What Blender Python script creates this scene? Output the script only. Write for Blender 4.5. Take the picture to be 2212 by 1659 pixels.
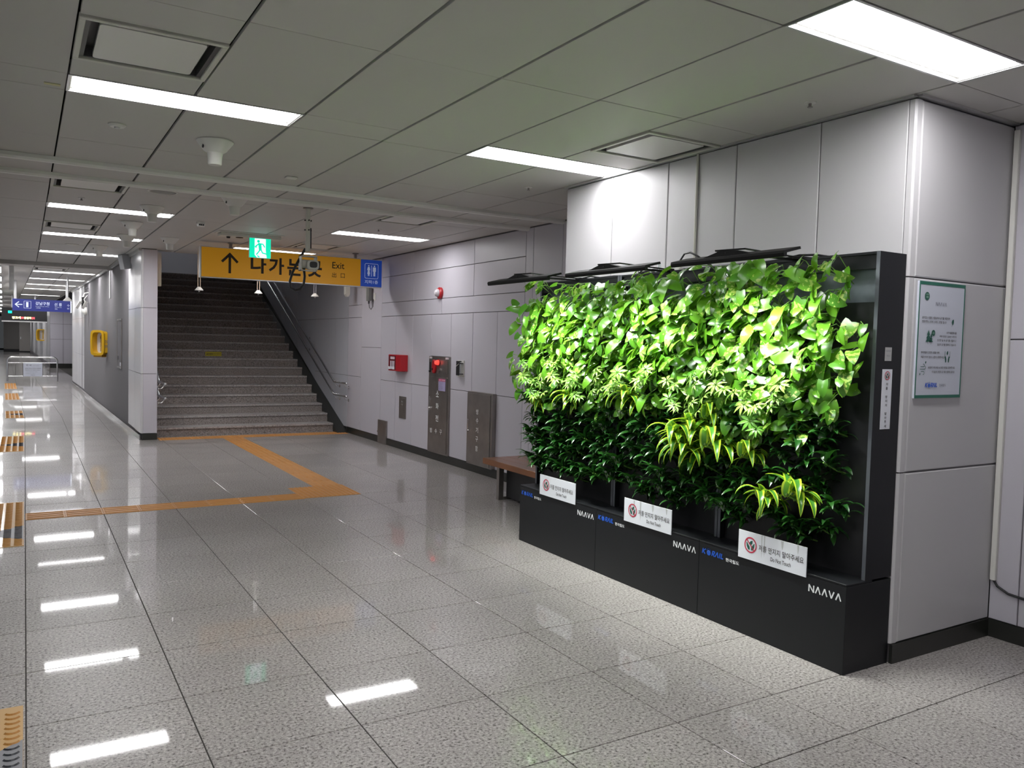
import bpy, bmesh, math, random
from mathutils import Vector, Matrix
PI = math.pi
random.seed(7)
for o in list(bpy.data.objects): bpy.data.objects.remove(o)
C = bpy.context.scene.collection
SC = bpy.context.scene

# ---------------------------------------------------------------- camera
cam_d = bpy.data.cameras.new('camera'); cam = bpy.data.objects.new('camera', cam_d); C.objects.link(cam)
_r = Vector((0.85641856, -0.51562387, 0.02606295)); _u = Vector((0.00298527, 0.05542684, 0.99845829)); _f = Vector((0.51627352, 0.8550204, -0.04900785))
M_ = Matrix((( _r.x, _u.x, -_f.x, 0.0), (_r.y, _u.y, -_f.y, 0.0), (_r.z, _u.z, -_f.z, 1.6), (0, 0, 0, 1)))
cam.matrix_world = M_
cam_d.sensor_width = 36; cam_d.lens = 1745.66 / 2212 * 36; cam_d.clip_end = 300; cam_d.clip_start = 0.05
SC.camera = cam
# ---------------------------------------------------------------- world, exposure
w = bpy.data.worlds.new('world'); SC.world = w; w.use_nodes = True
w.node_tree.nodes['Background'].inputs[0].default_value = (0.75, 0.8, 0.85, 1)
w.node_tree.nodes['Background'].inputs[1].default_value = 0.05
SC.view_settings.view_transform = 'Standard'; SC.view_settings.look = 'None'
SC.view_settings.gamma = 1.0; SC.view_settings.use_curve_mapping = False
SC.view_settings.exposure = 0.30
LAMP = 21.0          # ceiling fixture radiance
GROW = 9.8         # watts of each plant lamp

# ---------------------------------------------------------------- helpers
def bend(x, y):
    """the platform curves gently to the left beyond y = 17.5"""
    if y > 17.5: x = x - 0.0195 * (y - 17.5)
    return x, y
def bendv(v):
    x, y = bend(v[0], v[1]); return (x, y, v[2])

class MB:
    def __init__(s): s.v = []; s.f = []; s.m = []; s.mi = 0
    def _add(s, vs, fs):
        b = len(s.v); s.v += [tuple(p) for p in vs]
        s.f += [tuple(i + b for i in f) for f in fs]; s.m += [s.mi] * len(fs); return s
    def box(s, x0, x1, y0, y1, z0, z1):
        return s._add([(x0,y0,z0),(x1,y0,z0),(x1,y1,z0),(x0,y1,z0),(x0,y0,z1),(x1,y0,z1),(x1,y1,z1),(x0,y1,z1)],
            [(0,3,2,1),(4,5,6,7),(0,1,5,4),(1,2,6,5),(2,3,7,6),(3,0,4,7)])
    def cham(s, x0, x1, y0, y1, z0, z1, c, ax):
        """box whose face on side ax ('+x','-x','-y','+y','-z','+z') has chamfered edges"""
        lo = [x0,y0,z0]; hi = [x1,y1,z1]; a = 'xyz'.index(ax[1]); o = [i for i in range(3) if i != a]
        if ax[0] == '+': base, mid, top = lo[a], hi[a]-c, hi[a]
        else: base, mid, top = hi[a], lo[a]+c, lo[a]
        vs = []
        for val, k in ((base,0),(mid,0),(top,c)):
            for (p,q) in ((0,0),(1,0),(1,1),(0,1)):
                v = [0,0,0]; v[a] = val
                v[o[0]] = (hi[o[0]]-k) if p else (lo[o[0]]+k)
                v[o[1]] = (hi[o[1]]-k) if q else (lo[o[1]]+k)
                vs.append(v)
        fs = [(3,2,1,0)]
        for L in (0,4):
            for i in range(4):
                j = (i+1) % 4; fs.append((L+i, L+j, L+4+j, L+4+i))
        fs.append((8,9,10,11)); return s._add(vs, fs)
    def tube(s, pts, r, n=8, cap=True):
        pts = [Vector(p) for p in pts]; rs = r if isinstance(r, (list, tuple)) else [r]*len(pts)
        rings = []; up = None
        for i, p in enumerate(pts):
            d = (pts[min(i+1, len(pts)-1)] - pts[max(i-1, 0)]).normalized()
            if up is None:
                up = Vector((0,0,1)) if abs(d.z) < 0.9 else Vector((1,0,0))
            a = d.cross(up).normalized(); up = a.cross(d).normalized()
            rings.append([p + (a*math.cos(2*PI*k/n) + up*math.sin(2*PI*k/n))*rs[i] for k in range(n)])
        vs = [q for rg in rings for q in rg]; fs = []
        for i in range(len(pts)-1):
            for k in range(n):
                k2 = (k+1) % n; fs.append((i*n+k, i*n+k2, (i+1)*n+k2, (i+1)*n+k))
        if cap: fs.append(tuple(range(n-1,-1,-1))); fs.append(tuple((len(pts)-1)*n+k for k in range(n)))
        return s._add(vs, fs)
    def lathe(s, prof, c=(0,0,0), n=24, axis='z'):
        """prof: list of (radius, height)"""
        vs = []
        for (r, h) in prof:
            for k in range(n):
                a = 2*PI*k/n; p, q = r*math.cos(a), r*math.sin(a)
                vs.append({'z':(c[0]+p,c[1]+q,c[2]+h),'x':(c[0]+h,c[1]+p,c[2]+q),'y':(c[0]+p,c[1]+h,c[2]+q)}[axis])
        fs = []
        for i in range(len(prof)-1):
            for k in range(n):
                k2 = (k+1) % n; fs.append((i*n+k, i*n+k2, (i+1)*n+k2, (i+1)*n+k))
        fs.append(tuple(range(n-1,-1,-1))); fs.append(tuple((len(prof)-1)*n+k for k in range(n)))
        return s._add(vs, fs)
    def prism(s, poly, a0, a1, ax='x'):
        """poly of 2D points in the plane normal to ax, extruded from a0 to a1"""
        def mk(p, a): return {'x':(a,p[0],p[1]),'y':(p[0],a,p[1]),'z':(p[0],p[1],a)}[ax]
        n = len(poly); vs = [mk(p,a0) for p in poly] + [mk(p,a1) for p in poly]
        fs = [tuple(range(n-1,-1,-1)), tuple(range(n,2*n))] + [(i,(i+1)%n,n+(i+1)%n,n+i) for i in range(n)]
        return s._add(vs, fs)
    def mesh(s, name, mats, off=(0,0,0), smooth=False, bevel=0, bent=False, seg=1):
        me = bpy.data.meshes.new(name)
        vs = [bendv(p) for p in s.v] if bent else s.v
        me.from_pydata([(p[0]-off[0], p[1]-off[1], p[2]-off[2]) for p in vs], [], s.f)
        for m in (mats if isinstance(mats,(list,tuple)) else [mats]): me.materials.append(m)
        me.polygons.foreach_set('material_index', s.m)
        bm = bmesh.new(); bm.from_mesh(me); bmesh.ops.recalc_face_normals(bm, faces=bm.faces)
        if bevel:
            ed = [e for e in bm.edges if len(e.link_faces)==2 and e.calc_face_angle(0) > 0.5]
            bmesh.ops.bevel(bm, geom=ed, offset=bevel, segments=seg, affect='EDGES', profile=0.5)
        bm.to_mesh(me); bm.free()
        if smooth:
            me.polygons.foreach_set('use_smooth', [True]*len(me.polygons))
            if hasattr(me, 'set_sharp_from_angle'): me.set_sharp_from_angle(angle=0.6)
        return me

def link(name, me, parent=None, loc=None, rot=None):
    o = bpy.data.objects.new(name, me); C.objects.link(o)
    if parent: o.parent = parent
    if loc is not None: o.location = loc
    if rot is not None: o.rotation_euler = rot
    return o
def thing(name, label, cat, loc=(0,0,0), group=None, rot=None):
    o = bpy.data.objects.new(name, None); C.objects.link(o); o.location = loc; o.empty_display_size = 0.1
    if rot: o.rotation_euler = rot
    o['label'] = label; o['category'] = cat
    if group: o['group'] = group
    return o
def tag(o, label, cat, group=None):
    o['label'] = label; o['category'] = cat
    if group: o['group'] = group
    return o
def wpos(o):
    v = Vector((0,0,0))
    while o: v = v + Vector(o.location); o = o.parent
    return v
def part(name, mb, mats, parent=None, **k):
    """mb in world coordinates (parents are never rotated when this is used)"""
    off = wpos(parent) if parent else (0,0,0)
    return link(name, mb.mesh(name, mats, off=off, **k), parent)
def struct(name, mb, mats, **k):
    o = part(name, mb, mats, None, **k); o['kind'] = 'structure'; return o
def sroot(name):
    o = bpy.data.objects.new(name, None); C.objects.link(o); o['kind'] = 'structure'; return o

def text_mesh(body, bold=0.0):
    c = bpy.data.curves.new('t', 'FONT'); c.body = body; c.offset = bold; c.resolution_u = 3
    o = bpy.data.objects.new('t', c); C.objects.link(o); bpy.context.view_layer.update()
    me = bpy.data.meshes.new_from_object(o.evaluated_get(bpy.context.evaluated_depsgraph_get()))
    bpy.data.objects.remove(o); bpy.data.curves.remove(c)
    vs = [tuple(v.co) for v in me.vertices]; fs = [tuple(p.vertices) for p in me.polygons]
    bpy.data.meshes.remove(me); return vs, fs
def add_text(mb, body, p, R, U, w=None, h=None, bold=0.0, size=None):
    """lower-left corner p, right vector R, up vector U; fitted to width w and height h"""
    vs, fs = text_mesh(body, bold)
    xs = [v[0] for v in vs]; ys = [v[1] for v in vs]; x0, x1, y0, y1 = min(xs), max(xs), min(ys), max(ys)
    if h is None: h = (y1-y0)*w/(x1-x0)
    if w is None: w = (x1-x0)*h/(y1-y0)
    sx, sy = w/(x1-x0), h/(y1-y0); p, R, U = Vector(p), Vector(R), Vector(U)
    mb._add([p + R*((v[0]-x0)*sx) + U*((v[1]-y0)*sy) for v in vs], fs)
def add_poly(mb, pts, p, R, U, s=1.0):
    p, R, U = Vector(p), Vector(R), Vector(U)
    mb._add([p + R*(a*s) + U*(b*s) for a, b in pts], [tuple(range(len(pts)))])
def add_ring(mb, c, R, U, r0, r1, n=32, a0=0, a1=2*PI):
    c, R, U = Vector(c), Vector(R), Vector(U); vs = []; full = abs(a1-a0-2*PI) < 1e-6; m = n if full else n+1
    for k in range(m):
        a = a0 + (a1-a0)*k/n; d = R*math.cos(a)+U*math.sin(a); vs += [c+d*r0, c+d*r1]
    mb._add(vs, [(2*k, 2*k+1, (2*k+3)%(2*m), (2*k+2)%(2*m)) for k in range(n)])
def add_stroke(mb, p, q, R, U, o, wd):
    """flat bar from 2D p to q"""
    d = Vector((q[0]-p[0], q[1]-p[1])); n = Vector((-d.y, d.x)).normalized()*wd/2
    add_poly(mb, [(p[0]+n.x,p[1]+n.y),(p[0]-n.x,p[1]-n.y),(q[0]-n.x,q[1]-n.y),(q[0]+n.x,q[1]+n.y)], o, R, U)
def flat(name, mb, m, parent, bent=False):
    off = wpos(parent) if parent else (0,0,0)
    me = bpy.data.meshes.new(name)
    vs = [bendv(p) for p in mb.v] if bent else mb.v
    me.from_pydata([(p[0]-off[0], p[1]-off[1], p[2]-off[2]) for p in vs], [], mb.f)
    for q in (m if isinstance(m,(list,tuple)) else [m]): me.materials.append(q)
    me.polygons.foreach_set('material_index', mb.m)
    return link(name, me, parent)

# ---------------------------------------------------------------- materials
def mat(name, col, rough=0.5, metal=0.0, spec=0.5, emit=None, es=0, coat=0, coatr=0.03, var=0, bump=0, bscale=200, noise=None):
    m = bpy.data.materials.new(name); m.use_nodes = True; nt = m.node_tree; N = nt.nodes; L = nt.links
    b = N['Principled BSDF']
    b.inputs['Base Color'].default_value = (*col, 1); b.inputs['Roughness'].default_value = rough
    b.inputs['Metallic'].default_value = metal; b.inputs['Specular IOR Level'].default_value = spec
    b.inputs['Coat Weight'].default_value = coat; b.inputs['Coat Roughness'].default_value = coatr
    if emit: b.inputs['Emission Color'].default_value = (*emit, 1); b.inputs['Emission Strength'].default_value = es
    if var or noise:
        hsv = N.new('ShaderNodeHueSaturation'); hsv.inputs['Color'].default_value = (*col, 1)
        L.new(hsv.outputs[0], b.inputs['Base Color'])
        tc = N.new('ShaderNodeTexCoord'); last = None
        if var:
            oi = N.new('ShaderNodeObjectInfo'); mr = N.new('ShaderNodeMapRange')
            mr.inputs[3].default_value = 1-var; mr.inputs[4].default_value = 1+var
            L.new(oi.outputs['Random'], mr.inputs[0]); last = mr.outputs[0]
        if noise:
            no = N.new('ShaderNodeTexNoise'); no.inputs['Scale'].default_value = noise[0]; no.inputs['Detail'].default_value = 4
            L.new(tc.outputs['Object'], no.inputs['Vector'])
            m2 = N.new('ShaderNodeMapRange'); m2.inputs[3].default_value = 1-noise[1]; m2.inputs[4].default_value = 1+noise[1]
            m2.inputs[1].default_value = 0.3; m2.inputs[2].default_value = 0.7
            L.new(no.outputs[0], m2.inputs[0])
            if last is not None:
                mm = N.new('ShaderNodeMath'); mm.operation = 'MULTIPLY'; L.new(last, mm.inputs[0]); L.new(m2.outputs[0], mm.inputs[1]); last = mm.outputs[0]
            else: last = m2.outputs[0]
        L.new(last, hsv.inputs['Value'])
    if bump:
        tc = N.new('ShaderNodeTexCoord'); no = N.new('ShaderNodeTexNoise'); no.inputs['Scale'].default_value = bscale; no.inputs['Detail'].default_value = 3
        bp = N.new('ShaderNodeBump'); bp.inputs['Strength'].default_value = bump; bp.inputs['Distance'].default_value = 0.002
        L.new(tc.outputs['Object'], no.inputs['Vector']); L.new(no.outputs[0], bp.inputs['Height']); L.new(bp.outputs[0], b.inputs['Normal'])
    return m

def granite(name, base, dark, light, rough=0.32, coat=0.75, scale=1.0, var=0.05):
    m = bpy.data.materials.new(name); m.use_nodes = True; nt = m.node_tree; N = nt.nodes; L = nt.links
    b = N['Principled BSDF']; geo = N.new('ShaderNodeNewGeometry')
    n1 = N.new('ShaderNodeTexNoise'); n1.inputs['Scale'].default_value = 75*scale; n1.inputs['Detail'].default_value = 5; n1.inputs['Roughness'].default_value = 0.7
    n2 = N.new('ShaderNodeTexNoise'); n2.inputs['Scale'].default_value = 1.6; n2.inputs['Detail'].default_value = 3
    vo = N.new('ShaderNodeTexVoronoi'); vo.inputs['Scale'].default_value = 95*scale
    for n in (n1, n2, vo): L.new(geo.outputs['Position'], n.inputs['Vector'])
    r = N.new('ShaderNodeValToRGB'); cr = r.color_ramp
    cr.elements[0].position = 0.38; cr.elements[0].color = (*dark, 1); cr.elements[1].position = 0.60; cr.elements[1].color = (*light, 1)
    e = cr.elements.new(0.46); e.color = (*base, 1); e = cr.elements.new(0.53); e.color = (*base, 1)
    L.new(n1.outputs[0], r.inputs[0])
    r2 = N.new('ShaderNodeValToRGB'); r2.color_ramp.elements[0].position = 0.10; r2.color_ramp.elements[0].color = (0.10,0.10,0.10,1)
    r2.color_ramp.elements[1].position = 0.16; r2.color_ramp.elements[1].color = (1,1,1,1); L.new(vo.outputs['Distance'], r2.inputs[0])
    mx = N.new('ShaderNodeMix'); mx.data_type = 'RGBA'; mx.blend_type = 'MULTIPLY'; mx.inputs[0].default_value = 0.6
    L.new(r.outputs[0], mx.inputs[6]); L.new(r2.outputs[0], mx.inputs[7])
    hsv = N.new('ShaderNodeHueSaturation'); L.new(mx.outputs[2], hsv.inputs['Color'])
    oi = N.new('ShaderNodeObjectInfo'); mr = N.new('ShaderNodeMapRange'); mr.inputs[3].default_value = 1-var; mr.inputs[4].default_value = 1+var
    L.new(oi.outputs['Random'], mr.inputs[0])
    m3 = N.new('ShaderNodeMapRange'); m3.inputs[1].default_value = 0.3; m3.inputs[2].default_value = 0.7; m3.inputs[3].default_value = 0.93; m3.inputs[4].default_value = 1.07
    L.new(n2.outputs[0], m3.inputs[0]); mm = N.new('ShaderNodeMath'); mm.operation = 'MULTIPLY'; L.new(mr.outputs[0], mm.inputs[0]); L.new(m3.outputs[0], mm.inputs[1])
    L.new(mm.outputs[0], hsv.inputs['Value']); L.new(hsv.outputs[0], b.inputs['Base Color'])
    b.inputs['Roughness'].default_value = rough; b.inputs['Specular IOR Level'].default_value = 0.18
    b.inputs['Coat Weight'].default_value = coat; b.inputs['Coat Roughness'].default_value = 0.035
    bp = N.new('ShaderNodeBump'); bp.inputs['Strength'].default_value = 0.03; bp.inputs['Distance'].default_value = 0.0005
    L.new(n1.outputs[0], bp.inputs['Height']); L.new(bp.outputs[0], b.inputs['Normal'])
    return m

m_floor = granite('polished_granite', (0.375,0.348,0.334), (0.07,0.062,0.057), (0.56,0.53,0.515))
m_step = granite('step_granite_shaded', (0.25,0.222,0.21), (0.10,0.088,0.082), (0.35,0.32,0.31), rough=0.6, coat=0.0, scale=0.8, var=0.04)  # riser copy of the granite, darkened so the lit treads stand out
m_tread = granite('tread_granite_lit', (0.36,0.34,0.335), (0.16,0.15,0.14), (0.46,0.44,0.43), rough=0.5, coat=0.0, scale=0.8, var=0.04)  # same stone, lightened to paint overhead light on the tread tops and edges
m_grout = mat('grout', (0.05,0.045,0.04), 0.9)
m_ceil = mat('ceiling_panel_paint', (0.55,0.535,0.51), 0.55, spec=0.3, var=0.02)
m_ceilback = mat('ceiling_void', (0.02,0.02,0.02), 0.9)
m_wall = mat('grey_enamel_panel', (0.55,0.53,0.585), 0.38, spec=0.45, bump=0.05, bscale=60, var=0.015)
m_wallb = mat('panel_joint', (0.16,0.15,0.16), 0.7)
m_wallp = mat('pillar_panel', (0.58,0.57,0.585), 0.42, spec=0.45, bump=0.05, bscale=60, var=0.015)
m_wallL = mat('satin_curved_panel', (0.70,0.69,0.71), 0.24, spec=0.7, var=0.02)
m_base = mat('black_baseboard', (0.022,0.023,0.02), 0.35)
m_baseg = mat('steel_baseboard', (0.16,0.15,0.15), 0.15, metal=0.6)
m_alu = mat('aluminium_trim', (0.6,0.6,0.6), 0.3, metal=0.7)
m_white = mat('white_plastic', (0.72,0.71,0.67), 0.4)
m_cream = mat('cream_metal', (0.62,0.61,0.55), 0.45)
m_black = mat('black_plastic', (0.012,0.012,0.014), 0.45)
m_cab = mat('black_cabinet', (0.008,0.009,0.011), 0.45, spec=0.35)
m_cabi = mat('grey_cabinet_inside', (0.16,0.18,0.21), 0.35, metal=0.3, noise=(9,0.25))
m_lampb = mat('lamp_black_metal', (0.004,0.004,0.004), 0.6, spec=0.25)
m_steel = mat('brushed_steel', (0.30,0.275,0.26), 0.33, metal=0.85, noise=(5,0.12))
m_chrome = mat('polished_steel', (0.75,0.75,0.76), 0.22, metal=1.0)
m_diff = mat('lit_diffuser', (0.9,0.9,0.9), 0.5, emit=(1.0,0.99,1.0), es=LAMP)
m_led = mat('led_strip', (1,1,1), 0.5, emit=(0.95,1.0,0.97), es=10)
m_yel = mat('sign_yellow', (0.66,0.31,0.008), 0.45, emit=(0.75,0.36,0.01), es=0.12)
m_ink = mat('sign_ink', (0.02,0.012,0.008), 0.6)
m_blue = mat('sign_blue', (0.012,0.06,0.36), 0.4, emit=(0.012,0.06,0.40), es=0.25)
m_signw = mat('sign_white_print', (0.62,0.68,0.85), 0.5, emit=(0.6,0.7,0.9), es=0.15)
m_navy = mat('sign_navy', (0.010,0.016,0.12), 0.4, emit=(0.012,0.02,0.16), es=0.5)
m_green = mat('exit_green_lit', (0.0,0.45,0.28), 0.4, emit=(0.0,0.62,0.36), es=1.0)
m_exitw = mat('exit_white_lit', (0.8,0.85,0.95), 0.4, emit=(0.80,0.84,1.0), es=1.0)
m_tact = mat('tactile_orange', (0.52,0.235,0.055), 0.5, spec=0.5, var=0.05, coat=0.2, coatr=0.25)
m_tactp = mat('tactile_pale_yellow', (0.66,0.40,0.16), 0.4, var=0.04, coat=0.5, coatr=0.1)
m_tactd = mat('tactile_relief_amber', (0.45,0.20,0.035), 0.45)
m_tactk = mat('tactile_black', (0.02,0.022,0.03), 0.35)
m_tactg = mat('tactile_arrow_grey', (0.26,0.26,0.28), 0.35)
m_red = mat('fire_red', (0.42,0.012,0.02), 0.35)
m_redl = mat('alarm_lamp_lit', (0.9,0.05,0.03), 0.3, emit=(1.0,0.08,0.06), es=0.9)
m_paper = mat('white_board', (0.78,0.80,0.86), 0.45)
m_paper2 = mat('poster_white', (0.62,0.65,0.74), 0.4)
m_pgreen = mat('poster_green', (0.008,0.14,0.09), 0.45)
m_dgreen = mat('print_dark_green', (0.01,0.10,0.07), 0.5)
m_pred = mat('print_red', (0.55,0.02,0.06), 0.5)
m_pblue = mat('logo_blue', (0.015,0.11,0.62), 0.45)
m_lblue = mat('logo_pale_blue', (0.25,0.40,0.75), 0.45)
m_plet = mat('logo_white', (0.85,0.87,0.88), 0.45)
m_pink = mat('notice_magenta', (0.50,0.06,0.16), 0.5)
m_lav = mat('notice_lavender', (0.40,0.36,0.58), 0.5)
m_print = mat('grey_print', (0.12,0.12,0.16), 0.6)
m_wood = mat('bench_wood', (0.24,0.085,0.028), 0.35, coat=0.5, coatr=0.1, noise=(3,0.15))
m_yplast = mat('yellow_plastic', (0.72,0.42,0.01), 0.3)
m_glass = mat('platform_glass', (0.62,0.68,0.72), 0.10, spec=0.7)
m_glass.node_tree.nodes['Principled BSDF'].inputs['Transmission Weight'].default_value = 0.2
m_dgrey = mat('dark_grey_wall', (0.22,0.205,0.195), 0.5)
m_door = mat('pale_door', (0.52,0.49,0.46), 0.45)
m_ledr = mat('led_red', (1,0.1,0.1), 0.5, emit=(1,0.06,0.08), es=3)
m_ledy = mat('led_yellow', (1,0.9,0.4), 0.5, emit=(1,0.85,0.35), es=3)
m_ledg = mat('led_green', (0,1,0.5), 0.5, emit=(0.0,0.9,0.45), es=3)
m_shaft = mat('stairwell_panel', (0.50,0.51,0.56), 0.35, spec=0.5, var=0.02)
m_stain = mat('water_stain', (0.50,0.51,0.52), 0.6)
m_edge = mat('edge_grey', (0.13,0.14,0.16), 0.35, metal=0.4)
m_tape = mat('masking_tape', (0.62,0.58,0.33), 0.6)
m_stick = mat('step_sticker_yellow', (0.50,0.42,0.02), 0.5)

# ================================================================= STRUCTURE
H = 2.9
def CX(i): return 0.19 + 0.6035*i
# ---- floor
fl = sroot('floor')
g = MB(); g.box(-3.2,5.2,-4.6,17.5,-0.08,-0.004); part('screed', g, m_grout, fl)
g = MB(); g.box(-3.2,5.2,17.5,90,-0.08,-0.004); part('screed', g, m_grout, fl, bent=True)
XE = [-0.0+0.5978*i for i in range(-1, 9)]
YE = [1.486, 2.0955, 2.516]
while YE[-1] < 45: YE.append(YE[-1]+0.6095)
cache = {}
rest = MB(); cnt = 0
def hidden(x0,x1,y0,y1):
    if x0 > 3.80 and y0 > 2.50 and y1 < 5.5: return True
    if y0 > 13.7 and x0 > 1.7: return True
    return False
for j in range(len(YE)-1):
    for i in range(len(XE)-1):
        x0,x1,y0,y1 = XE[i],XE[i+1],YE[j],YE[j+1]
        if i == 7: x1 = 4.80
        if i == 8 or hidden(x0,x1,y0,y1): continue
        big = (y0 < 16) or (y0 < 27 and x1 < 1.9 and x0 > -0.01)
        if big and cnt < 298:
            key = (round(x1-x0,3), round(y1-y0,3))
            if key not in cache:
                t = MB(); hx, hy = key[0]/2, key[1]/2; t.cham(-hx+0.0026,hx-0.0026,-hy+0.0027,hy-0.0027,-0.012,0.0,0.0012,'+z'); cache[key] = t.mesh('floor_tile', m_floor)
            cx, cy = bend((x0+x1)/2, (y0+y1)/2); cy2 = (y0+y1)/2
            link('floor_tile', cache[key], fl, (cx, cy, random.uniform(-0.0003,0.0)), (0,0,0.0195 if cy2 > 17.5 else 0)); cnt += 1
        else:
            rest.cham(x0+0.0026,x1-0.0026,y0+0.0027,y1-0.0027,-0.012,0.0,0.001,'+z')
for j in range(-8, 3):       # floor behind and beside the camera
    for i in range(-5, 8):
        x0 = 0.5978*i; y1 = 1.486 - 0.6095*j if False else 1.486+0.6095*(j-2); y0 = y1-0.6095
        rest.cham(x0+0.0016,x0+0.5962,y0+0.0012,y1-0.0012,-0.012,0.0,0.001,'+z')
y = 45.0
while y < 80:
    for i in range(-3, 6): rest.box(0.5978*i+0.002,0.5978*i+0.5958,y+0.002,y+0.6,-0.012,0.0)
    y += 0.6095
o = part('floor_tile', rest, m_floor, fl, bent=True); o['kind'] = 'stuff'

# ---- ceiling
ce = sroot('ceiling')
g = MB(); g.box(-3.2,5.2,-4.6,13.44,2.99,3.1); part('ceiling_void_slab', g, m_ceilback, ce)
g = MB(); g.box(-3.2,1.74,13.44,17.5,2.99,3.1); g.box(-3.2,1.60,17.5,29,2.99,3.1); g.box(-3.2,3.0,29,90,2.99,3.1); part('ceiling_void_slab', g, m_ceilback, ce, bent=True)
bands = [-3.54+0.0, -0.80, 1.96, 4.709, 9.40, 12.15, 14.90, 17.65, 20.0, 22.7, 25.5, 28.2, 33.0, 40.0, 48.0, 56.0, 64.0, 70.5]  # farthest bands added to brighten the far end of the platform
fixt = []       # (x0, band y)
for b in bands[1:]: fixt.append((CX(0), b))
for b, x in ((1.96,CX(4)),(4.709,CX(4)),(9.40,CX(5)),(12.15,CX(4))): fixt.append((x, b))
acs = [(0,3.805),(5,3.80),(0,7.72),(5,7.745),(0,10.95),(5,10.9),(0,-2.1),(5,-2.1),(0,18.9)]
rows = []
def addrows(a, b, n):
    for k in range(n): rows.append((a+(b-a)*k/n, a+(b-a)*(k+1)/n, False))
prev = None
for b in bands:
    if prev is not None:
        a = prev+0.321
        if b == 9.40:
            rows += [(5.03,6.243,False),(6.243,6.985,False),(6.985,7.665,False),(7.665,8.19,False),(8.19,9.40,False)]
        elif b < 17: addrows(a, b, 2)
        elif b == 17.65: rows += [(15.221,16.43,False),(16.43,17.5,False),(17.5,17.65,False)]
        else: addrows(a, b, 2 if b < 30 else 5)
    rows.append((b, b+0.321, True)); prev = b

ccache = {}
cfar = MB(); cn = 0
for (ya, yb, isband) in rows:
    for i in range(-5, 9):
        x0, x1 = CX(i), CX(i+1)
        if i == 7: x1 = 4.79
        if i == 8: continue
        if ya >= 13.3 and i >= 2: x1 = min(x1, 1.5) if i == 2 else None
        if x1 is None or x1-x0 < 0.05: continue
        segs = [(ya, yb)]
        if isband:
            skip = False
            for fx, fb in fixt:
                if abs(fb-ya) < 0.01 and fx-0.01 <= x0 < fx+1.2: skip = True
            if skip: continue
        for ai, ay in acs:
            if ai == i:
                ns = []
                for (p,q) in segs:
                    if ay+0.6 <= p or ay >= q: ns.append((p,q)); continue
                    if ay-p > 0.02: ns.append((p, ay))
                    if q-(ay+0.6) > 0.02: ns.append((ay+0.6, q))
                segs = ns
        for (p, q) in segs:
            wx, wy = round(x1-x0,3), round(q-p,3); cx, cy = bend((x0+x1)/2, (p+q)/2)
            jx = 0.008 if i >= 0 else 0.003
            if cy < 20 and cx > -0.7 and cy > 0.8:
                if (wx,wy,jx) not in ccache:
                    t = MB(); t.cham(-wx/2+jx,wx/2-jx,-wy/2+0.0028,wy/2-0.0028,0,0.02,0.0012,'-z'); ccache[(wx,wy,jx)] = t.mesh('ceiling_panel', m_ceil)
                link('ceiling_panel', ccache[(wx,wy,jx)], ce, (cx,cy,H+random.uniform(-0.0012,0.0012)), (0,0,0.0195 if (p+q)/2 > 17.5 else 0)); cn += 1
            else:
                cfar.cham(x0+jx,x1-jx,p+0.002,q-0.002,H,H+0.02,0.001,'-z')
o = part('ceiling_panel', cfar, m_ceil, ce, bent=True); o['kind'] = 'stuff'

# expansion joint profiles across the ceiling, and the beam where the platform starts to bend
for k, yb in enumerate((6.985, 7.665)):
    g = MB(); pf = [(yb-0.035,H),(yb-0.032,H-0.026),(yb-0.018,H-0.042),(yb+0.018,H-0.042),(yb+0.032,H-0.026),(yb+0.035,H)]
    g.prism(pf, -0.6, 4.79, 'x'); struct('trim_%d'%(k+1), g, mat('joint_cover_%d'%k, (0.80,0.79,0.76), 0.4), smooth=True)
g = MB(); g.box(-0.6,1.5,17.45,17.60,H-0.07,H); struct('trim_3', g, m_ceil)
g = MB(); g.box(-0.62,-0.60,-4,17.5,2.2,H-0.001); struct('trim_4', g, m_alu)

# ---- walls made of separate enamel panels
def wall(name, back, panels, mback, mpan, ax, bent=False):
    """back: list of boxes; panels: list of boxes chamfered on side ax"""
    r = sroot(name); g = MB()
    for b in back: g.box(*b)
    part('wall_core', g, mback, r, bent=bent)
    for p in panels:
        g = MB(); g.cham(*p, 0.003, ax); part('wall_panel', g, mpan, r, bent=bent)
    return r
G = 0.0035
def yz(x0, x1, lst): return [(x0,x1,a+G,b-G,c+G,d-G) for a,b,c,d in lst]
P = []
yl = [7.70,8.30,8.91,9.51,10.11,10.73,11.34,11.93]
hyd = (9.49,10.115); cab = (8.27,8.905)
for a, b in zip(yl[:-1], yl[1:]):
    if abs(a-9.51) < .01: P.append((a,b,1.41,1.98)); continue
    P.append((a,b,0.99,1.98))
    if abs(a-8.30) < .01: continue
    P.append((a,b,0.10,0.99))
for a, b in ((7.70,8.91),(8.91,10.72),(10.72,11.93)):
    P.append((a,b,2.19,2.585)); P.append((a,b,2.585,2.89))
P += [(7.70,9.80,1.98,2.19),(9.80,11.93,1.98,2.19)]
P += [(7.545,7.70,0.10,2.89),(6.98,7.545,0.10,0.99),(6.98,7.545,0.99,1.98),(6.98,7.545,1.98,2.89),(5.56,6.98,0.10,2.89)]
P += [(11.93,12.80,0.10,1.49),(11.93,12.80,1.49,2.89)]
P += [(12.80,13.45,0.99,1.98),(12.80,13.45,1.98,2.19),(12.80,13.45,2.19,2.89),(12.80,13.45,0.10,0.99)]
right = wall('wall_right', [(4.80,4.95,5.5,13.5,0,3.1)], yz(4.788,4.802,P), m_wallb, m_wall, '-x')
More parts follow.
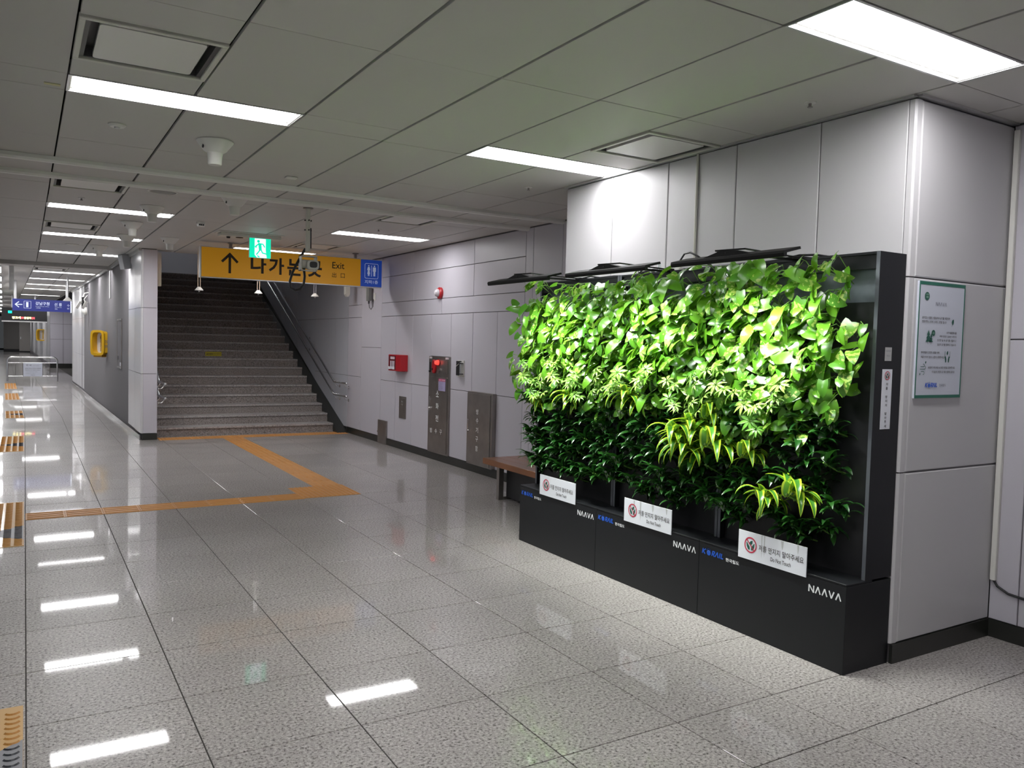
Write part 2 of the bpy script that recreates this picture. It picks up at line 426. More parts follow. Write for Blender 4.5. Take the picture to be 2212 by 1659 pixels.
# near part of the right wall (beside the pillar, towards the camera)
P2 = [(2.33,2.49,0.10,1.70),(2.33,2.49,1.70,2.89)] + [(2.33-0.9*(k+1),2.33-0.9*k,a,b) for k in range(7) for a,b in ((0.10,1.70),(1.70,2.89))]
wall('wall_near_right', [(4.75,4.95,-4.5,2.49,0,3.1)], yz(4.738,4.752,P2), m_wallb, m_wall, '-x')
# pillar
pil = sroot('wall_pillar')
g = MB(); g.box(3.84,4.86,2.50,5.53,0,2.895); part('wall_core', g, m_wallb, pil)
yp = [2.53,3.06,3.686,4.02,4.312,4.932,5.54]
for a, b in zip(yp[:-1], yp[1:]):
    g = MB(); g.cham(3.828,3.845,a+G,b-G,0.10,2.885,0.004,'-x'); part('wall_panel', g, m_wallp, pil)
for z0,z1 in ((0.10,0.993),(0.993,1.995),(1.995,2.885)):
    g = MB(); pr = [(3.828,2.527),(3.828,2.500),(3.838,2.4905),(3.872,2.4885),(3.872,2.51),(3.85,2.527)]
    g.prism(pr, z0+G, z1-G, 'z'); part('corner_panel', g, m_wallp, pil)
    g = MB(); g.cham(3.880,4.738,2.488,2.505,z0+G,z1-G,0.006,'-y'); part('wall_panel', g, m_wallp, pil)
g = MB(); g.box(3.84,4.80,5.535,5.545,0.1,2.885); part('wall_panel', g, m_wallp, pil)
g = MB(); g.box(3.80,3.838,2.49,5.54,2.888,2.90); g.box(3.83,4.74,2.462,2.498,2.888,2.90); part('shadow_trim', g, m_alu, pil)
# baseboards
g = MB(); g.box(4.782,4.80,5.56,13.42,0,0.10); struct('baseboard_right', g, m_base)
g = MB(); g.box(4.732,4.75,-4.5,2.49,0,0.10); g.box(3.832,4.74,2.480,2.498,0,0.10); struct('baseboard_near', g, m_base)

# left wall: end face at the foot of the stairs, long satin face running away
lw = sroot('wall_left')
g = MB(); g.box(1.52,1.72,13.37,28.9,0,2.99); part('wall_core', g, m_wallb, lw, bent=True)
for z0,z1 in ((0.10,1.01),(1.01,2.01),(2.01,2.89)):
    g = MB()
    pr = [(1.535,13.35),(1.727,13.35),(1.732,13.355),(1.732,13.38),(1.535,13.38)]
    g.prism(pr, z0+G, z1-G, 'z'); part('wall_panel', g, m_wall, lw)
    g = MB(); pr = [(1.502,13.395),(1.502,13.383)] + [(1.535-0.033*math.cos(a),13.383-0.033*math.sin(a)) for a in (0.3,0.6,0.9,1.2,1.5)] + [(1.535,13.395)]
    g.prism(pr, z0+G, z1-G, 'z'); part('corner_panel', g, m_wallL, lw, smooth=True)
    ys = [13.395] + [14.2+1.22*k for k in range(12)] + [28.9]
    for a, b in zip(ys[:-1], ys[1:]):
        # very slightly bowed satin panels
        g = MB(); n = 6
        prof = [(1.502-0.006*math.sin(PI*k/n), a+0.002+(b-a-0.004)*k/n) for k in range(n+1)] + [(1.522,b-0.002),(1.522,a+0.002)]
        g.prism(prof, z0+G, z1-G, 'z'); part('wall_panel', g, m_wallL, lw, smooth=True, bent=True)
g = MB(); g.box(1.525,1.732,13.342,13.36,0,0.095); struct('baseboard_left', g, m_base)
g = MB(); g.box(1.488,1.505,13.36,28.9,0,0.075); struct('baseboard_left_long', g, m_baseg, bent=True)
g = MB(); g.box(1.47,1.505,13.37,28.9,2.86,2.90); struct('trim_5', g, m_alu, bent=True)
# recess beyond it
def bx(x, y): return x + 0.0195*(y-17.5)     # undo the bend when coordinates are already world ones
fb = bx(0.97,41.7); fc = bx(1.79,41.7)
r = sroot('wall_recess')
g = MB(); g.box(fb,fc+0.6,41.74,42.0,0,3.0); g.box(fb+0.02,fb+0.4,42.0,73.9,0,3.0); g.box(fc+0.3,fc+0.4,28.9,41.8,0,3.0); g.box(1.52,fc+0.4,28.9,29.0,0,3.0); part('wall_core', g, m_wallb, r, bent=True)
for z0,z1 in ((0.2,1.3),(1.3,1.98),(1.98,2.9)):
    for a,b in ((fb,fb+0.52),(fb+0.52,fc+0.5)):
        g = MB(); g.box(a+0.006,b-0.006,41.72,41.75,z0+0.006,z1-0.006); part('wall_panel', g, m_wall, r, bent=True)
    for k in range(8):
        g = MB(); n=5; a=42+4*k; b=a+4
        prof = [(fb+0.01-0.02*math.sin(PI*q/n), a+0.01+(b-a-0.02)*q/n) for q in range(n+1)] + [(fb+0.05,b-0.01),(fb+0.05,a+0.01)]
        g.prism(prof, z0, z1, 'z'); part('wall_panel', g, m_wallL, r, bent=True)
g = MB(); g.box(fb,fc+0.3,41.70,41.73,0,0.2); struct('baseboard_recess', g, m_base, bent=True)
# end of the concourse
ex0, ex1 = bx(-1.40,74), bx(1.0,74)
g = MB(); g.box(ex0,ex1+0.5,74,74.2,0,3.0); struct('wall_far', g, m_dgrey, bent=True)
g = MB(); g.box(ex0,ex1+0.2,73.95,74,0,0.22); struct('baseboard_far', g, m_black, bent=True)
d0 = bx(-0.36,74); d1 = bx(0.40,74)
g = MB(); g.box(d0,d1,73.90,73.98,0.08,2.5); dr = struct('door_1', g, m_door, bent=True)
g = MB(); g.box(d0+0.06,d0+0.12,73.86,73.90,1.0,1.2); part('door_handle', g, m_chrome, dr, bent=True)
# wall behind the camera
g = MB(); g.box(-3.2,5.0,-4.6,-4.45,0,3.1); struct('wall_back', g, m_wall)

# platform screen doors along the left
ps = sroot('wall_platform_doors')
g = MB(); g.box(-0.72,-0.60,-4.45,17.5,2.2,2.99); g.box(-0.68,-0.62,-4.45,17.5,0,0.12)
part('door_header', g, m_alu, ps)
g = MB(); g.box(-0.72,-0.60,17.5,74,2.25,2.99); g.box(-0.68,-0.62,17.5,74,0,0.12)
part('door_header', g, m_alu, ps, bent=True)
pg = MB(); pg.box(-0.03,0.03,-0.03,0.03,0,2.1); post_me = pg.mesh('door_post', m_alu)
gg = MB(); gg.box(-0.006,0.006,-0.70,0.70,0,2.08); glass_me = gg.mesh('glass_pane', m_glass)
yy = -4.3
while yy < 72:
    x_, y_ = bend(-0.65, yy); link('door_post', post_me, ps, (x_, y_, 0.12), (0,0,0.0195 if yy > 17.5 else 0))
    x_, y_ = bend(-0.65, yy+0.74); link('glass_pane', glass_me, ps, (x_, y_, 0.12), (0,0,0.0195 if yy > 17.5 else 0)); yy += 1.48
g = MB(); g.box(-3.3,-3.2,-4.5,90,-1.2,3.1); g.box(-3.2,-0.7,-4.5,90,-1.3,-1.2); struct('wall_track', g, m_dgrey, bent=True)

# ================================================================= STAIRS
RISE, RUN, SY, SX0, SX1, NST = 0.150, 0.3125, 13.62, 1.735, 4.60, 20
st = thing('staircase', 'wide brown-grey granite staircase rising behind the yellow exit sign', 'stairs', (3.1,13.6,0))
for k in range(NST):
    y0 = SY+RUN*k; zt = RISE*(k+1); off = random.uniform(0.25,0.8)
    cuts = [SX0] + [c for c in (SX0+off, SX0+off+1.15, SX0+off+2.2) if c < SX1-0.15] + [SX1]
    for a, b in zip(cuts[:-1], cuts[1:]):
        g = MB()
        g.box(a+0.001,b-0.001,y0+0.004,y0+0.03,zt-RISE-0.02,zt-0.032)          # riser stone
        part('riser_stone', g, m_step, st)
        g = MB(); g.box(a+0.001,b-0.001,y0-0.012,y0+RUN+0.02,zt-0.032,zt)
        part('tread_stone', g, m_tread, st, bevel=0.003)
g = MB(); g.prism([(SY+0.03,-0.01),(SY+RUN*NST,RISE*NST-0.04),(SY+RUN*NST+3,RISE*NST-0.04),(SY+RUN*NST+3,RISE*NST-0.3),(SY+RUN*3,-0.01)], SX0, SX1, 'x')
part('stair_core', g, m_grout, st)
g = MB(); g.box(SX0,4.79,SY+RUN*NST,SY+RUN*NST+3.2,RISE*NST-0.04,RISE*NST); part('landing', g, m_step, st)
g = MB(); g.prism([(SY-0.25,0),(SY+RUN*NST,RISE*NST-0.20),(SY+RUN*NST,RISE*NST-0.30),(SY-0.05,-0.01)], SX1, 4.79, 'x'); part('side_gutter', g, m_base, st)
# stairwell walls
def zs(y): return 0.08+0.4637*(y-13.67)
sw = sroot('wall_stair_right')
g = MB(); g.box(4.80,4.95,13.5,23.2,-0.1,6.2); part('wall_core', g, m_base, sw)
ysr = [13.45,14.1,15.3,16.5,17.7,18.9,20.1,21.3,22.8]
for a, b in zip(ysr[:-1], ysr[1:]):
    lv = [None,0.99,1.98,2.89,3.9,4.9,6.0]
    za, zb = max(zs(a),0.10), max(zs(b),0.10)
    prevz = None
    for z1 in lv[1:]:
        if z1 <= max(za,zb)+0.05: continue
        if prevz is None:
            poly = [(a+G,za),(13.72,0.10),(b-G,zb),(b-G,z1-G),(a+G,z1-G)] if a < 13.7 < b else [(a+G,za),(b-G,zb),(b-G,z1-G),(a+G,z1-G)]
        else: poly = [(a+G,prevz+G),(b-G,prevz+G),(b-G,z1-G),(a+G,z1-G)]
        g = MB(); g.prism(poly, 4.788, 4.802, 'x'); part('wall_panel', g, m_shaft, sw); prevz = z1
g = MB(); g.box(1.60,1.725,13.40,23.2,2.99,6.2); g.box(1.722,1.732,13.40,23.2,0,6.2); struct('wall_stair_left', g, m_shaft)
g = MB(); g.box(1.6,4.9,23.0,23.2,2.8,6.2); struct('wall_stair_top', g, m_shaft)
g = MB(); g.prism([(13.44,2.9),(13.44,3.1),(14.2,3.4),(23.2,6.3),(23.2,6.15),(14.4,3.2)], 1.6, 4.9, 'x'); struct('ceiling_stair', g, m_shaft)
g = MB(); g.box(1.732,1.80,13.47,13.53,2.35,2.86); struct('trim_6', g, m_alu)

# handrails (two pipes on brackets)
def handrail(x, label, sx):
    t = thing('handrail', label, 'handrail', (x,13.3,0))
    for dz in (0.0,-0.22):
        g = MB(); pts = [(x,13.24,0.86+dz),(x,13.85,0.86+dz)]
        for q in range(1,21): yy = 13.9+q*0.29; pts.append((x,yy,0.88+dz+0.477*(yy-13.9)))
        g.tube(pts, 0.019, 10); g.lathe([(0.0,-0.03),(0.018,-0.022),(0.023,0),(0.018,0.022),(0.0,0.03)], (x,13.22,0.86+dz), 10, 'y')
        part('rail', g, m_chrome, t, smooth=True)
        for yb in (13.34,13.80,15.6,17.4,19.0):
            zr = 0.86+dz if yb < 13.9 else 0.88+dz+0.477*(yb-13.9)
            g = MB(); g.tube([(x,yb,zr-0.015),(x+sx*0.01,yb,zr-0.05),(x+sx*0.04,yb,zr-0.075),(x+sx*0.088,yb,zr-0.075)], 0.008, 8)
            g.lathe([(0.026,0),(0.026,0.008)], (x+sx*0.084-0.004,yb,zr-0.075), 14, 'x'); part('bracket', g, m_chrome, t, smooth=True)
handrail(4.69, 'double chrome handrail climbing the right side of the stairs', 1)
handrail(1.83, 'double chrome handrail ends showing past the left wall corner at the stairs', -1)
t = thing('added_stairwell_light', 'unseen panel light added high in the stairwell to brighten the upper stairs', 'ceiling light', (3.2,20.9,5.4))  # unseen lamp, added so the upper steps are lit from above
g = MB(); g.box(2.6,3.8,20.7,21.1,5.40,5.46); part('housing', g, m_white, t)
g = MB(); g.box(2.65,3.75,20.74,21.06,5.392,5.40); part('diffuser', g, m_diff, t)
t = thing('step_sticker', 'small yellow warning sticker stuck on a stair riser', 'sticker', (3.08,SY+RUN*7,1.11))
g = MB(); ky = SY+RUN*8+0.001; g.box(2.93,3.225,ky,ky+0.003,1.228,1.31); part('sheet', g, m_stick, t)
g = MB(); add_text(g, '▲미끄럼주의', (2.95,ky-0.001,1.25), (1,0,0), (0,0,1), w=0.12, h=0.035, bold=0.02); add_text(g, '계단을 이용하실 때', (3.08,ky-0.001,1.262), (1,0,0), (0,0,1), w=0.13, h=0.02); flat('lettering', g, m_ink, t)

# ================================================================= CEILING EQUIPMENT
fr = MB()
def fixture_meshes():
    L, W = 1.207, 0.321
    f = MB(); e = 0.012
    f.box(0.002,L-0.002,0.0,e,-0.004,0.05); f.box(0.002,L-0.002,W-e,W,-0.004,0.05); f.box(0.002,e,e,W-e,-0.004,0.05); f.box(L-e,L-0.002,e,W-e,-0.004,0.05)
    fm = f.mesh('frame', m_alu)
    h = MB(); h.box(0.004,L-0.004,0.004,W-0.004,0.05,0.075); h.box(0.004,0.02,0.01,W-0.01,0.0,0.05); h.box(L-0.02,L-0.004,0.01,W-0.01,0.0,0.05); hm = h.mesh('housing', m_white)
    d = MB(); d.box(0.034,L-0.034,0.028,W-0.028,0.012,0.03); dm = d.mesh('diffuser', m_diff)
    b = MB(); b.box(0.012,L-0.012,0.012,0.028,0.015,0.05); b.box(0.012,L-0.012,W-0.028,W-0.012,0.015,0.05); b.box(0.012,0.034,0.028,W-0.028,0.015,0.05); b.box(L-0.034,L-0.012,0.028,W-0.028,0.015,0.05); bmm = b.mesh('reflector', m_white)
    return fm, hm, dm, bmm
fm, hm, dm, rm = fixture_meshes()
LBL = {(0,1.96):None}
def flabel(x, b):
    if x < 1: 
        return {4.709:'long lit ceiling light beside the large air outlet, nearest on the left', 9.40:'lit ceiling light strip past the double ceiling joint, crossed by a white pendant speaker tip',
            12.15:'lit ceiling light strip second past the double ceiling joint on the left', 14.90:'lit ceiling light strip third past the double joint, before the ceiling beam',
            17.65:'lit ceiling strip just past the ceiling beam, far left', 20.0:'lit ceiling strip over the far platform, second past the beam', 22.7:'thin lit ceiling strip third past the beam, far left',
            25.5:'thin lit ceiling strip fourth past the beam above the blue sign', 28.2:'thin lit ceiling strip fifth past the beam above the blue sign'}.get(b)
    return {1.96:'large bright ceiling light panel at the upper right corner of the picture', 4.709:'bright ceiling light touching the pillar above the green plant wall', 9.40:'lit ceiling strip near the right wall beyond the ceiling joints',
            12.15:'lit ceiling strip half hidden behind the yellow exit sign'}.get(b)
for (x, b) in fixt:
    lb = flabel(x, b) or ('tiny far ceiling strip light above the train display, added to brighten the far end' if b > 20 else 'lit ceiling light fixture behind the photographer, out of the picture')
    bx_, by_ = bend(x, b)
    t = thing('ceiling_light', lb, 'ceiling light', (bx_, by_, H), 'recessed strip lights of the concourse', (0,0,0.0195) if b > 17.5 else None)
    for nme, me in (('frame',fm),('housing',hm),('diffuser',dm),('reflector',rm)): link(nme, me, t)

# air conditioner cassettes
def ac_meshes():
    f = MB(); s = 0.6
    for a in ((0.004,s-0.004,0.004,0.03),(0.004,s-0.004,s-0.03,s-0.004),(0.004,0.03,0.03,s-0.03),(s-0.03,s-0.004,0.03,s-0.03)): f.box(*a,-0.012,0.01)
    fm = f.mesh('outlet_frame', m_cream, bevel=0.003)
    d = MB(); d.box(0.03,s-0.03,0.03,s-0.03,0.05,0.06); d.box(0.03,0.05,0.03,s-0.03,0.0,0.05); d.box(s-0.05,s-0.03,0.03,s-0.03,0.0,0.05); d.box(0.05,s-0.05,0.03,0.045,0,0.05); d.box(0.05,s-0.05,s-0.045,s-0.03,0,0.05); dm_ = d.mesh('air_slot', mat('air_slot_grey',(0.09,0.09,0.088),0.5))
    p = MB(); c = []; r = 0.02; x0,x1,y0,y1 = 0.085,s-0.085,0.06,s-0.06
    for cx,cy,a0 in ((x1-r,y1-r,0),(x0+r,y1-r,PI/2),(x0+r,y0+r,PI),(x1-r,y0+r,1.5*PI)):
        for k in range(5): c.append((cx+r*math.cos(a0+k*PI/8), cy+r*math.sin(a0+k*PI/8)))
    p.prism(c,-0.006,0.012,'z'); pm = p.mesh('intake_panel', m_white)
    v = MB()
    for yv in (0.05,s-0.05): v.box(0.09,s-0.09,yv-0.006,yv+0.006,0.012,0.03)
    vm = v.mesh('air_vane', m_black)
    return fm, dm_, pm, vm
am = ac_meshes()
alab = ['large square ceiling air outlet nearest on the left, white centre plate','ceiling air outlet beside the pillar top above the plant wall','ceiling air outlet just past the double joint on the left','ceiling air outlet past the joints near the right wall',
        'thin-looking ceiling air outlet between two left light strips','ceiling air outlet above the yellow exit sign','ceiling air outlet behind the photographer on the left','ceiling air outlet behind the photographer on the right','small far air outlet past the ceiling beam']
for (i, y_), lb in zip(acs, alab):
    xx, yy_ = bend(CX(i), y_)
    t = thing('ceiling_air_outlet', lb, 'air conditioner', (xx,yy_,H), 'ceiling cassette air outlets', (0,0,0.0195) if y_>17.5 else None)
    for nme, me in zip(('outlet_frame','air_slot','intake_panel','air_vane'), am): link(nme, me, t)

# white trumpet shaped ceiling sensors
g = MB(); g.lathe([(0.118,0),(0.118,-0.006),(0.105,-0.022),(0.075,-0.062),(0.052,-0.078),(0.047,-0.10),(0.044,-0.150),(0.040,-0.156),(0.0,-0.157)], n=28); cone_me = g.mesh('body', m_white, smooth=True)
g = MB(); g.lathe([(0.0,-0.004),(0.014,-0.004),(0.014,0.004),(0.0,0.004)], (-0.082,-0.03,-0.045), 12, 'x'); dot_me = g.mesh('lens', m_black)
cones = [(1.09,5.713,'nearest white cone-shaped ceiling sensor below the long light strip'),(1.69,7.916,'white cone-shaped ceiling sensor just past the double ceiling joint'),(1.11,8.985,'white cone-shaped ceiling sensor in front of a lit strip on the left'),
         (1.075,10.396,'white cone-shaped ceiling sensor between two light strips on the left'),(1.15,11.80,'white cone-shaped ceiling sensor crossing the second far light strip'),(1.665,11.70,'white cone-shaped ceiling sensor near the stair opening and left wall'),(0.95,13.5,'small far white cone-shaped ceiling sensor before the third light strip')]
for x_, y_, lb in cones:
    t = thing('ceiling_sensor', lb, 'sensor', (x_,y_,H-0.0015), 'cone-shaped ceiling sensors'); link('body', cone_me, t); link('lens', dot_me, t)
# detectors, sprinklers, speaker grille
t = thing('smoke_detector', 'flat round white detector on the ceiling below the long left light', 'detector', (0.495,5.639,H)); 
g = MB(); g.lathe([(0.052,0),(0.052,-0.008),(0.040,-0.018),(0.0,-0.019)], (0.495,5.639,H), 24); part('base', g, m_white, t, smooth=True)
g = MB(); g.lathe([(0.018,-0.018),(0.014,-0.026),(0.0,-0.026)], (0.495,5.639,H), 12); part('sensing_tip', g, m_alu, t, smooth=True)
t = thing('ceiling_speaker', 'round grey ceiling speaker grille just past the double joint', 'speaker', (1.074,7.97,H))
g = MB(); g.lathe([(0.13,0.0),(0.13,-0.006),(0.112,-0.010),(0.112,-0.002)], (1.074,7.97,H), 32); part('rim', g, m_white, t, smooth=True)
g = MB(); g.lathe([(0.112,-0.004),(0.06,-0.008),(0.0,-0.009)], (1.074,7.97,H), 32); part('grille', g, mat('speaker_grille',(0.33,0.33,0.31),0.6,bump=0.8,bscale=500), t, smooth=True)
t = thing('smoke_detector', 'small white box-like detector on the ceiling left of the green exit sign', 'detector', (1.728,9.825,H))
g = MB(); g.lathe([(0.05,0),(0.05,-0.02),(0.04,-0.05),(0.0,-0.052)], (1.728,9.825,H), 16); part('base', g, m_white, t, smooth=True)
g = MB(); [g.box(1.70+0.02*k,1.712+0.02*k,9.775,9.785,H-0.042,H-0.026) for k in range(3)]; part('vent_slot', g, m_black, t)
g = MB(); g.box(1.80,1.89,6.55,6.62,H-0.012,H); o = part('ceiling_plate', g, m_white, bevel=0.003); tag(o, 'small white square plate on the ceiling in front of the double joint', 'plate')
g = MB(); g.lathe([(0.09,0),(0.09,-0.006),(0.06,-0.012),(0.0,-0.012)], (0.60,13.6,H), 20); o = part('ceiling_plate', g, m_cream, smooth=True); tag(o, 'flat round plate on the far left ceiling between two strips', 'plate')
for x_, y_, lb in ((3.51,2.881,'small sprinkler head on the ceiling left of the pillar corner'),(3.57,5.73,'small sprinkler head on the ceiling beyond the pillar light'),(3.537,8.955,'small sprinkler head in front of the strip near the right wall'),(0.472,8.877,'tiny sprinkler head on the ceiling before the left light strip')):
    t = thing('sprinkler_head', lb, 'sprinkler', (x_,y_,H), 'ceiling sprinklers')
    g = MB(); g.lathe([(0.032,0),(0.030,-0.005),(0.016,-0.007),(0.0,-0.007)], (x_,y_,H), 16); part('escutcheon', g, m_white, t, smooth=True)
    g = MB(); g.lathe([(0.008,-0.006),(0.007,-0.022),(0.014,-0.024),(0.014,-0.027),(0.0,-0.027)], (x_,y_,H), 12); part('nozzle', g, m_steel, t)
g = MB(); g.box(0.09,0.165,4.93,4.965,H-0.004,H-0.001); o = part('masking_tape', g, m_tape); tag(o, 'short strip of yellowed tape stuck on the ceiling beside the light end', 'tape')

# ================================================================= HANGING SIGNS AND CAMERA
X_, Z_ = (1,0,0), (0,0,1)
sy = 11.6
t = thing('exit_sign', 'long yellow hanging sign with black arrow and Korean lettering before the stairs', 'sign', (3.35,sy,2.4))
g = MB(); g.box(2.05,4.31,sy,sy+0.11,2.412,2.812); part('panel', g, m_yel, t, bevel=0.004)
g = MB(); g.box(2.046,4.645,sy+0.003,sy+0.108,2.400,2.412); g.box(2.046,4.645,sy+0.003,sy+0.108,2.812,2.820); g.box(2.035,2.05,sy+0.003,sy+0.108,2.40,2.82); part('frame', g, m_alu, t)
g = MB(); g.box(4.312,4.645,sy,sy+0.11,2.412,2.812); part('restroom_panel', g, m_blue, t, bevel=0.004, )['label'] = 'blue end panel with restroom symbol'
g = MB(); oy = sy-0.0015
add_stroke(g, (2.42,2.475), (2.42,2.735), X_, Z_, (0,oy,0), 0.034)
add_stroke(g, (2.432,2.748), (2.315,2.628), X_, Z_, (0,oy,0), 0.034); add_stroke(g, (2.408,2.748), (2.525,2.628), X_, Z_, (0,oy-0.0003,0), 0.034)
flat('arrow', g, m_ink, t)
g = MB()
for ch, x0 in (('나',2.70),('가',2.95),('는',3.21),('곳',3.50)): add_text(g, ch, (x0,oy,2.50), X_, Z_, w=0.215, h=0.235, bold=0.03)
add_text(g, 'Exit', (3.87,oy,2.645), X_, Z_, w=0.185, h=0.095, bold=0.008)
add_text(g, '出', (3.87,oy,2.515), X_, Z_, h=0.072, bold=0.006); add_text(g, '口', (4.0,oy,2.515), X_, Z_, h=0.066, bold=0.006)
flat('lettering', g, m_ink, t)
g = MB()
x0,x1,z0,z1,r_ = 4.375,4.585,2.535,2.755,0.02
for a,b in (((x0+r_,z0),(x1-r_,z0)),((x0+r_,z1),(x1-r_,z1)),((x0,z0+r_),(x0,z1-r_)),((x1,z0+r_),(x1,z1-r_))): add_stroke(g, a, b, X_, Z_, (0,oy,0), 0.006)
for cx_,cz_,a0 in ((x1-r_,z1-r_,0),(x0+r_,z1-r_,PI/2),(x0+r_,z0+r_,PI),(x1-r_,z0+r_,1.5*PI)): add_ring(g, (cx_,oy,cz_), X_, Z_, r_-0.003, r_+0.003, 6, a0, a0+PI/2)
for k, cx_ in enumerate((4.435,4.525)):
    add_ring(g, (cx_,oy,2.722), X_, Z_, 0.0, 0.011, 14)
    if k == 0: add_poly(g, [(-0.014,0.07),(0.014,0.07),(0.026,0.02),(0.012,0.028),(0.022,-0.035),(0.012,-0.035),(0.012,-0.065),(0.002,-0.065),(0,-0.035),(-0.002,-0.065),(-0.012,-0.065),(-0.012,-0.035),(-0.022,-0.035),(-0.012,0.028),(-0.026,0.02)], (cx_,oy,2.635), X_, Z_)
    else: add_poly(g, [(-0.020,0.07),(0.020,0.07),(0.024,0.06),(0.024,0.005),(0.015,0.005),(0.014,-0.065),(0.002,-0.065),(0,-0.01),(-0.002,-0.065),(-0.014,-0.065),(-0.015,0.005),(-0.024,0.005),(-0.024,0.06)], (cx_,oy,2.635), X_, Z_)
add_stroke(g, (4.48,2.565), (4.48,2.73), X_, Z_, (0,oy,0), 0.008)
add_text(g, '지하1층', (4.375,oy,2.455), X_, Z_, w=0.21, h=0.055, bold=0.01); flat('restroom_print', g, m_signw, t)
for xr in (2.44,4.24):
    g = MB(); g.box(xr-0.018,xr+0.018,sy+0.035,sy+0.075,2.82,2.885); g.box(xr-0.03,xr+0.04,sy+0.02,sy+0.09,2.885,2.9); part('hanger', g, m_steel, t)

# slim pendant lamps over the stair foot
for k,(xp,lb) in enumerate(((2.266,'slim pendant with dim cone shade left under the yellow sign'),(3.148,'slim pendant with bright white cone shade below the yellow sign'),(4.052,'slim pendant with dim cone shade right under the yellow sign'))):
    t = thing('pendant_lamp', lb, 'lamp', (xp,13.0,H), 'pendants over the foot of the stairs')
    g = MB(); g.box(xp-0.022,xp-0.012,12.995,13.005,2.34,H); g.box(xp+0.012,xp+0.022,12.995,13.005,2.34,H); part('rod', g, m_alu, t)
    g = MB(); g.lathe([(0.022,2.345),(0.062,2.300),(0.062,2.292),(0.0,2.292)], (xp,13.0,0), 18); part('shade', g, m_white, t, smooth=True)
    g = MB(); g.lathe([(0.012,2.292),(0.010,2.272),(0.0,2.270)], (xp,13.0,0), 10); part('tip', g, m_alu, t)
g = MB(); g.box(4.56,4.635,12.96,13.04,2.36,H); g.prism([(4.56,2.36),(4.635,2.36),(4.61,2.32),(4.585,2.32)],12.96,13.04,'y'); o = part('cable_duct', g, m_cream); tag(o, 'square cream duct hanging below the right end of the yellow sign', 'duct')

# green running-man exit sign under a ceiling box
t = thing('emergency_exit_sign', 'lit green running-man sign hanging under a cream ceiling box', 'sign', (2.45,10.4,2.6))
g = MB(); g.box(2.06,2.80,10.40,10.60,H-0.055,H-0.012); g.box(2.03,2.83,10.36,10.64,H-0.012,H); part('ceiling_box', g, m_cream, t, bevel=0.004)
g = MB(); g.lathe([(0.045,-0.062),(0.045,-0.056)], (2.30,10.48,H), 18); g.lathe([(0.02,-0.075),(0.025,-0.056)], (2.17,10.5,H), 12); part('speaker_hole', g, m_black, t)
ey = 10.42; g = MB(); g.box(2.405,2.675,ey,ey+0.03,2.600,2.868); part('housing', g, m_white, t, bevel=0.003)
g = MB(); g.box(2.409,2.671,ey-0.002,ey,2.604,2.864); part('green_face', g, m_green, t)
ox, oz = 2.54, 2.734; S = 0.131; g = MB(); e_ = ey-0.0035
def sc(pts): return [(a*S,b*S) for a,b in pts]
add_poly(g, sc([(-0.52,0.82),(0.52,0.82),(0.52,-0.28),(0.62,-0.98),(-0.30,-0.98),(-0.52,-0.72)]), (ox,e_,oz), X_, Z_); flat('doorway', g, m_exitw, t)
g = MB(); e_ = ey-0.005
add_ring(g, (ox-0.17*S,e_,oz+0.57*S), X_, Z_, 0, 0.14*S, 20)
for pq in (((-0.15,0.32),(-0.5,0.02)),((-0.15,0.36),(0.24,0.32)),((0.22,0.36),(0.44,0.02)),((-0.5,0.0),(-0.32,0.02)),((-0.02,-0.25),(-0.36,-0.72)),((0.08,-0.22),(0.22,-0.52)),((0.16,-0.50),(0.62,-0.60)),((-0.28,-0.80),(-0.06,-0.93))): add_stroke(g, (pq[0][0]*S,pq[0][1]*S), (pq[1][0]*S,pq[1][1]*S), X_, Z_, (ox,e_,oz), 0.12*S)
add_poly(g, sc([(-0.20,0.42),(0.10,0.38),(0.16,-0.28),(-0.12,-0.32)]), (ox,e_-0.0003,oz), X_, Z_); flat('running_figure', g, m_green, t)

# beam detector camera on pole
t = thing('surveillance_camera', 'cream camera in a U bracket on a ceiling pole with looping black cable', 'camera', (2.415,8.0,H))
g = MB(); g.tube([(2.415,8.0,H),(2.415,8.0,2.47)], 0.023, 14); part('pole', g, m_cream, t, smooth=True)
g = MB(); g.lathe([(0.05,-0.008),(0.05,0)], (2.415,8.0,H), 18); part('ceiling_flange', g, m_steel, t)
g = MB()
for zz in (2.775,2.68):
    for dx,dy in ((-0.03,0),(0.03,0),(0,-0.03)): g.lathe([(0.007,-0.006),(0.007,0.006)], (2.415+dx,8.0+dy,zz), 8, 'x' if dy==0 else 'y')
g.tube([(2.44,7.985,2.70),(2.442,7.985,2.50)], 0.006, 6); part('bolt', g, m_black, t)
g = MB(); x0,x1,z0,z1 = 2.338,2.500,2.275,2.425
g.box(x0,x1,7.955,8.045,z1-0.008,z1); g.box(x0,x1,7.955,8.045,z0,z0+0.008); g.box(x0,x0+0.008,7.955,8.045,z0,z1); g.box(x1-0.008,x1,7.955,8.045,z0,z1); part('bracket', g, m_cream, t)
g = MB(); g.lathe([(0.0,-0.055),(0.045,-0.055),(0.045,0.06),(0.0,0.06)], (2.41,8.02,2.345), 20, 'x'); part('camera_body', g, m_cream, t, smooth=True)
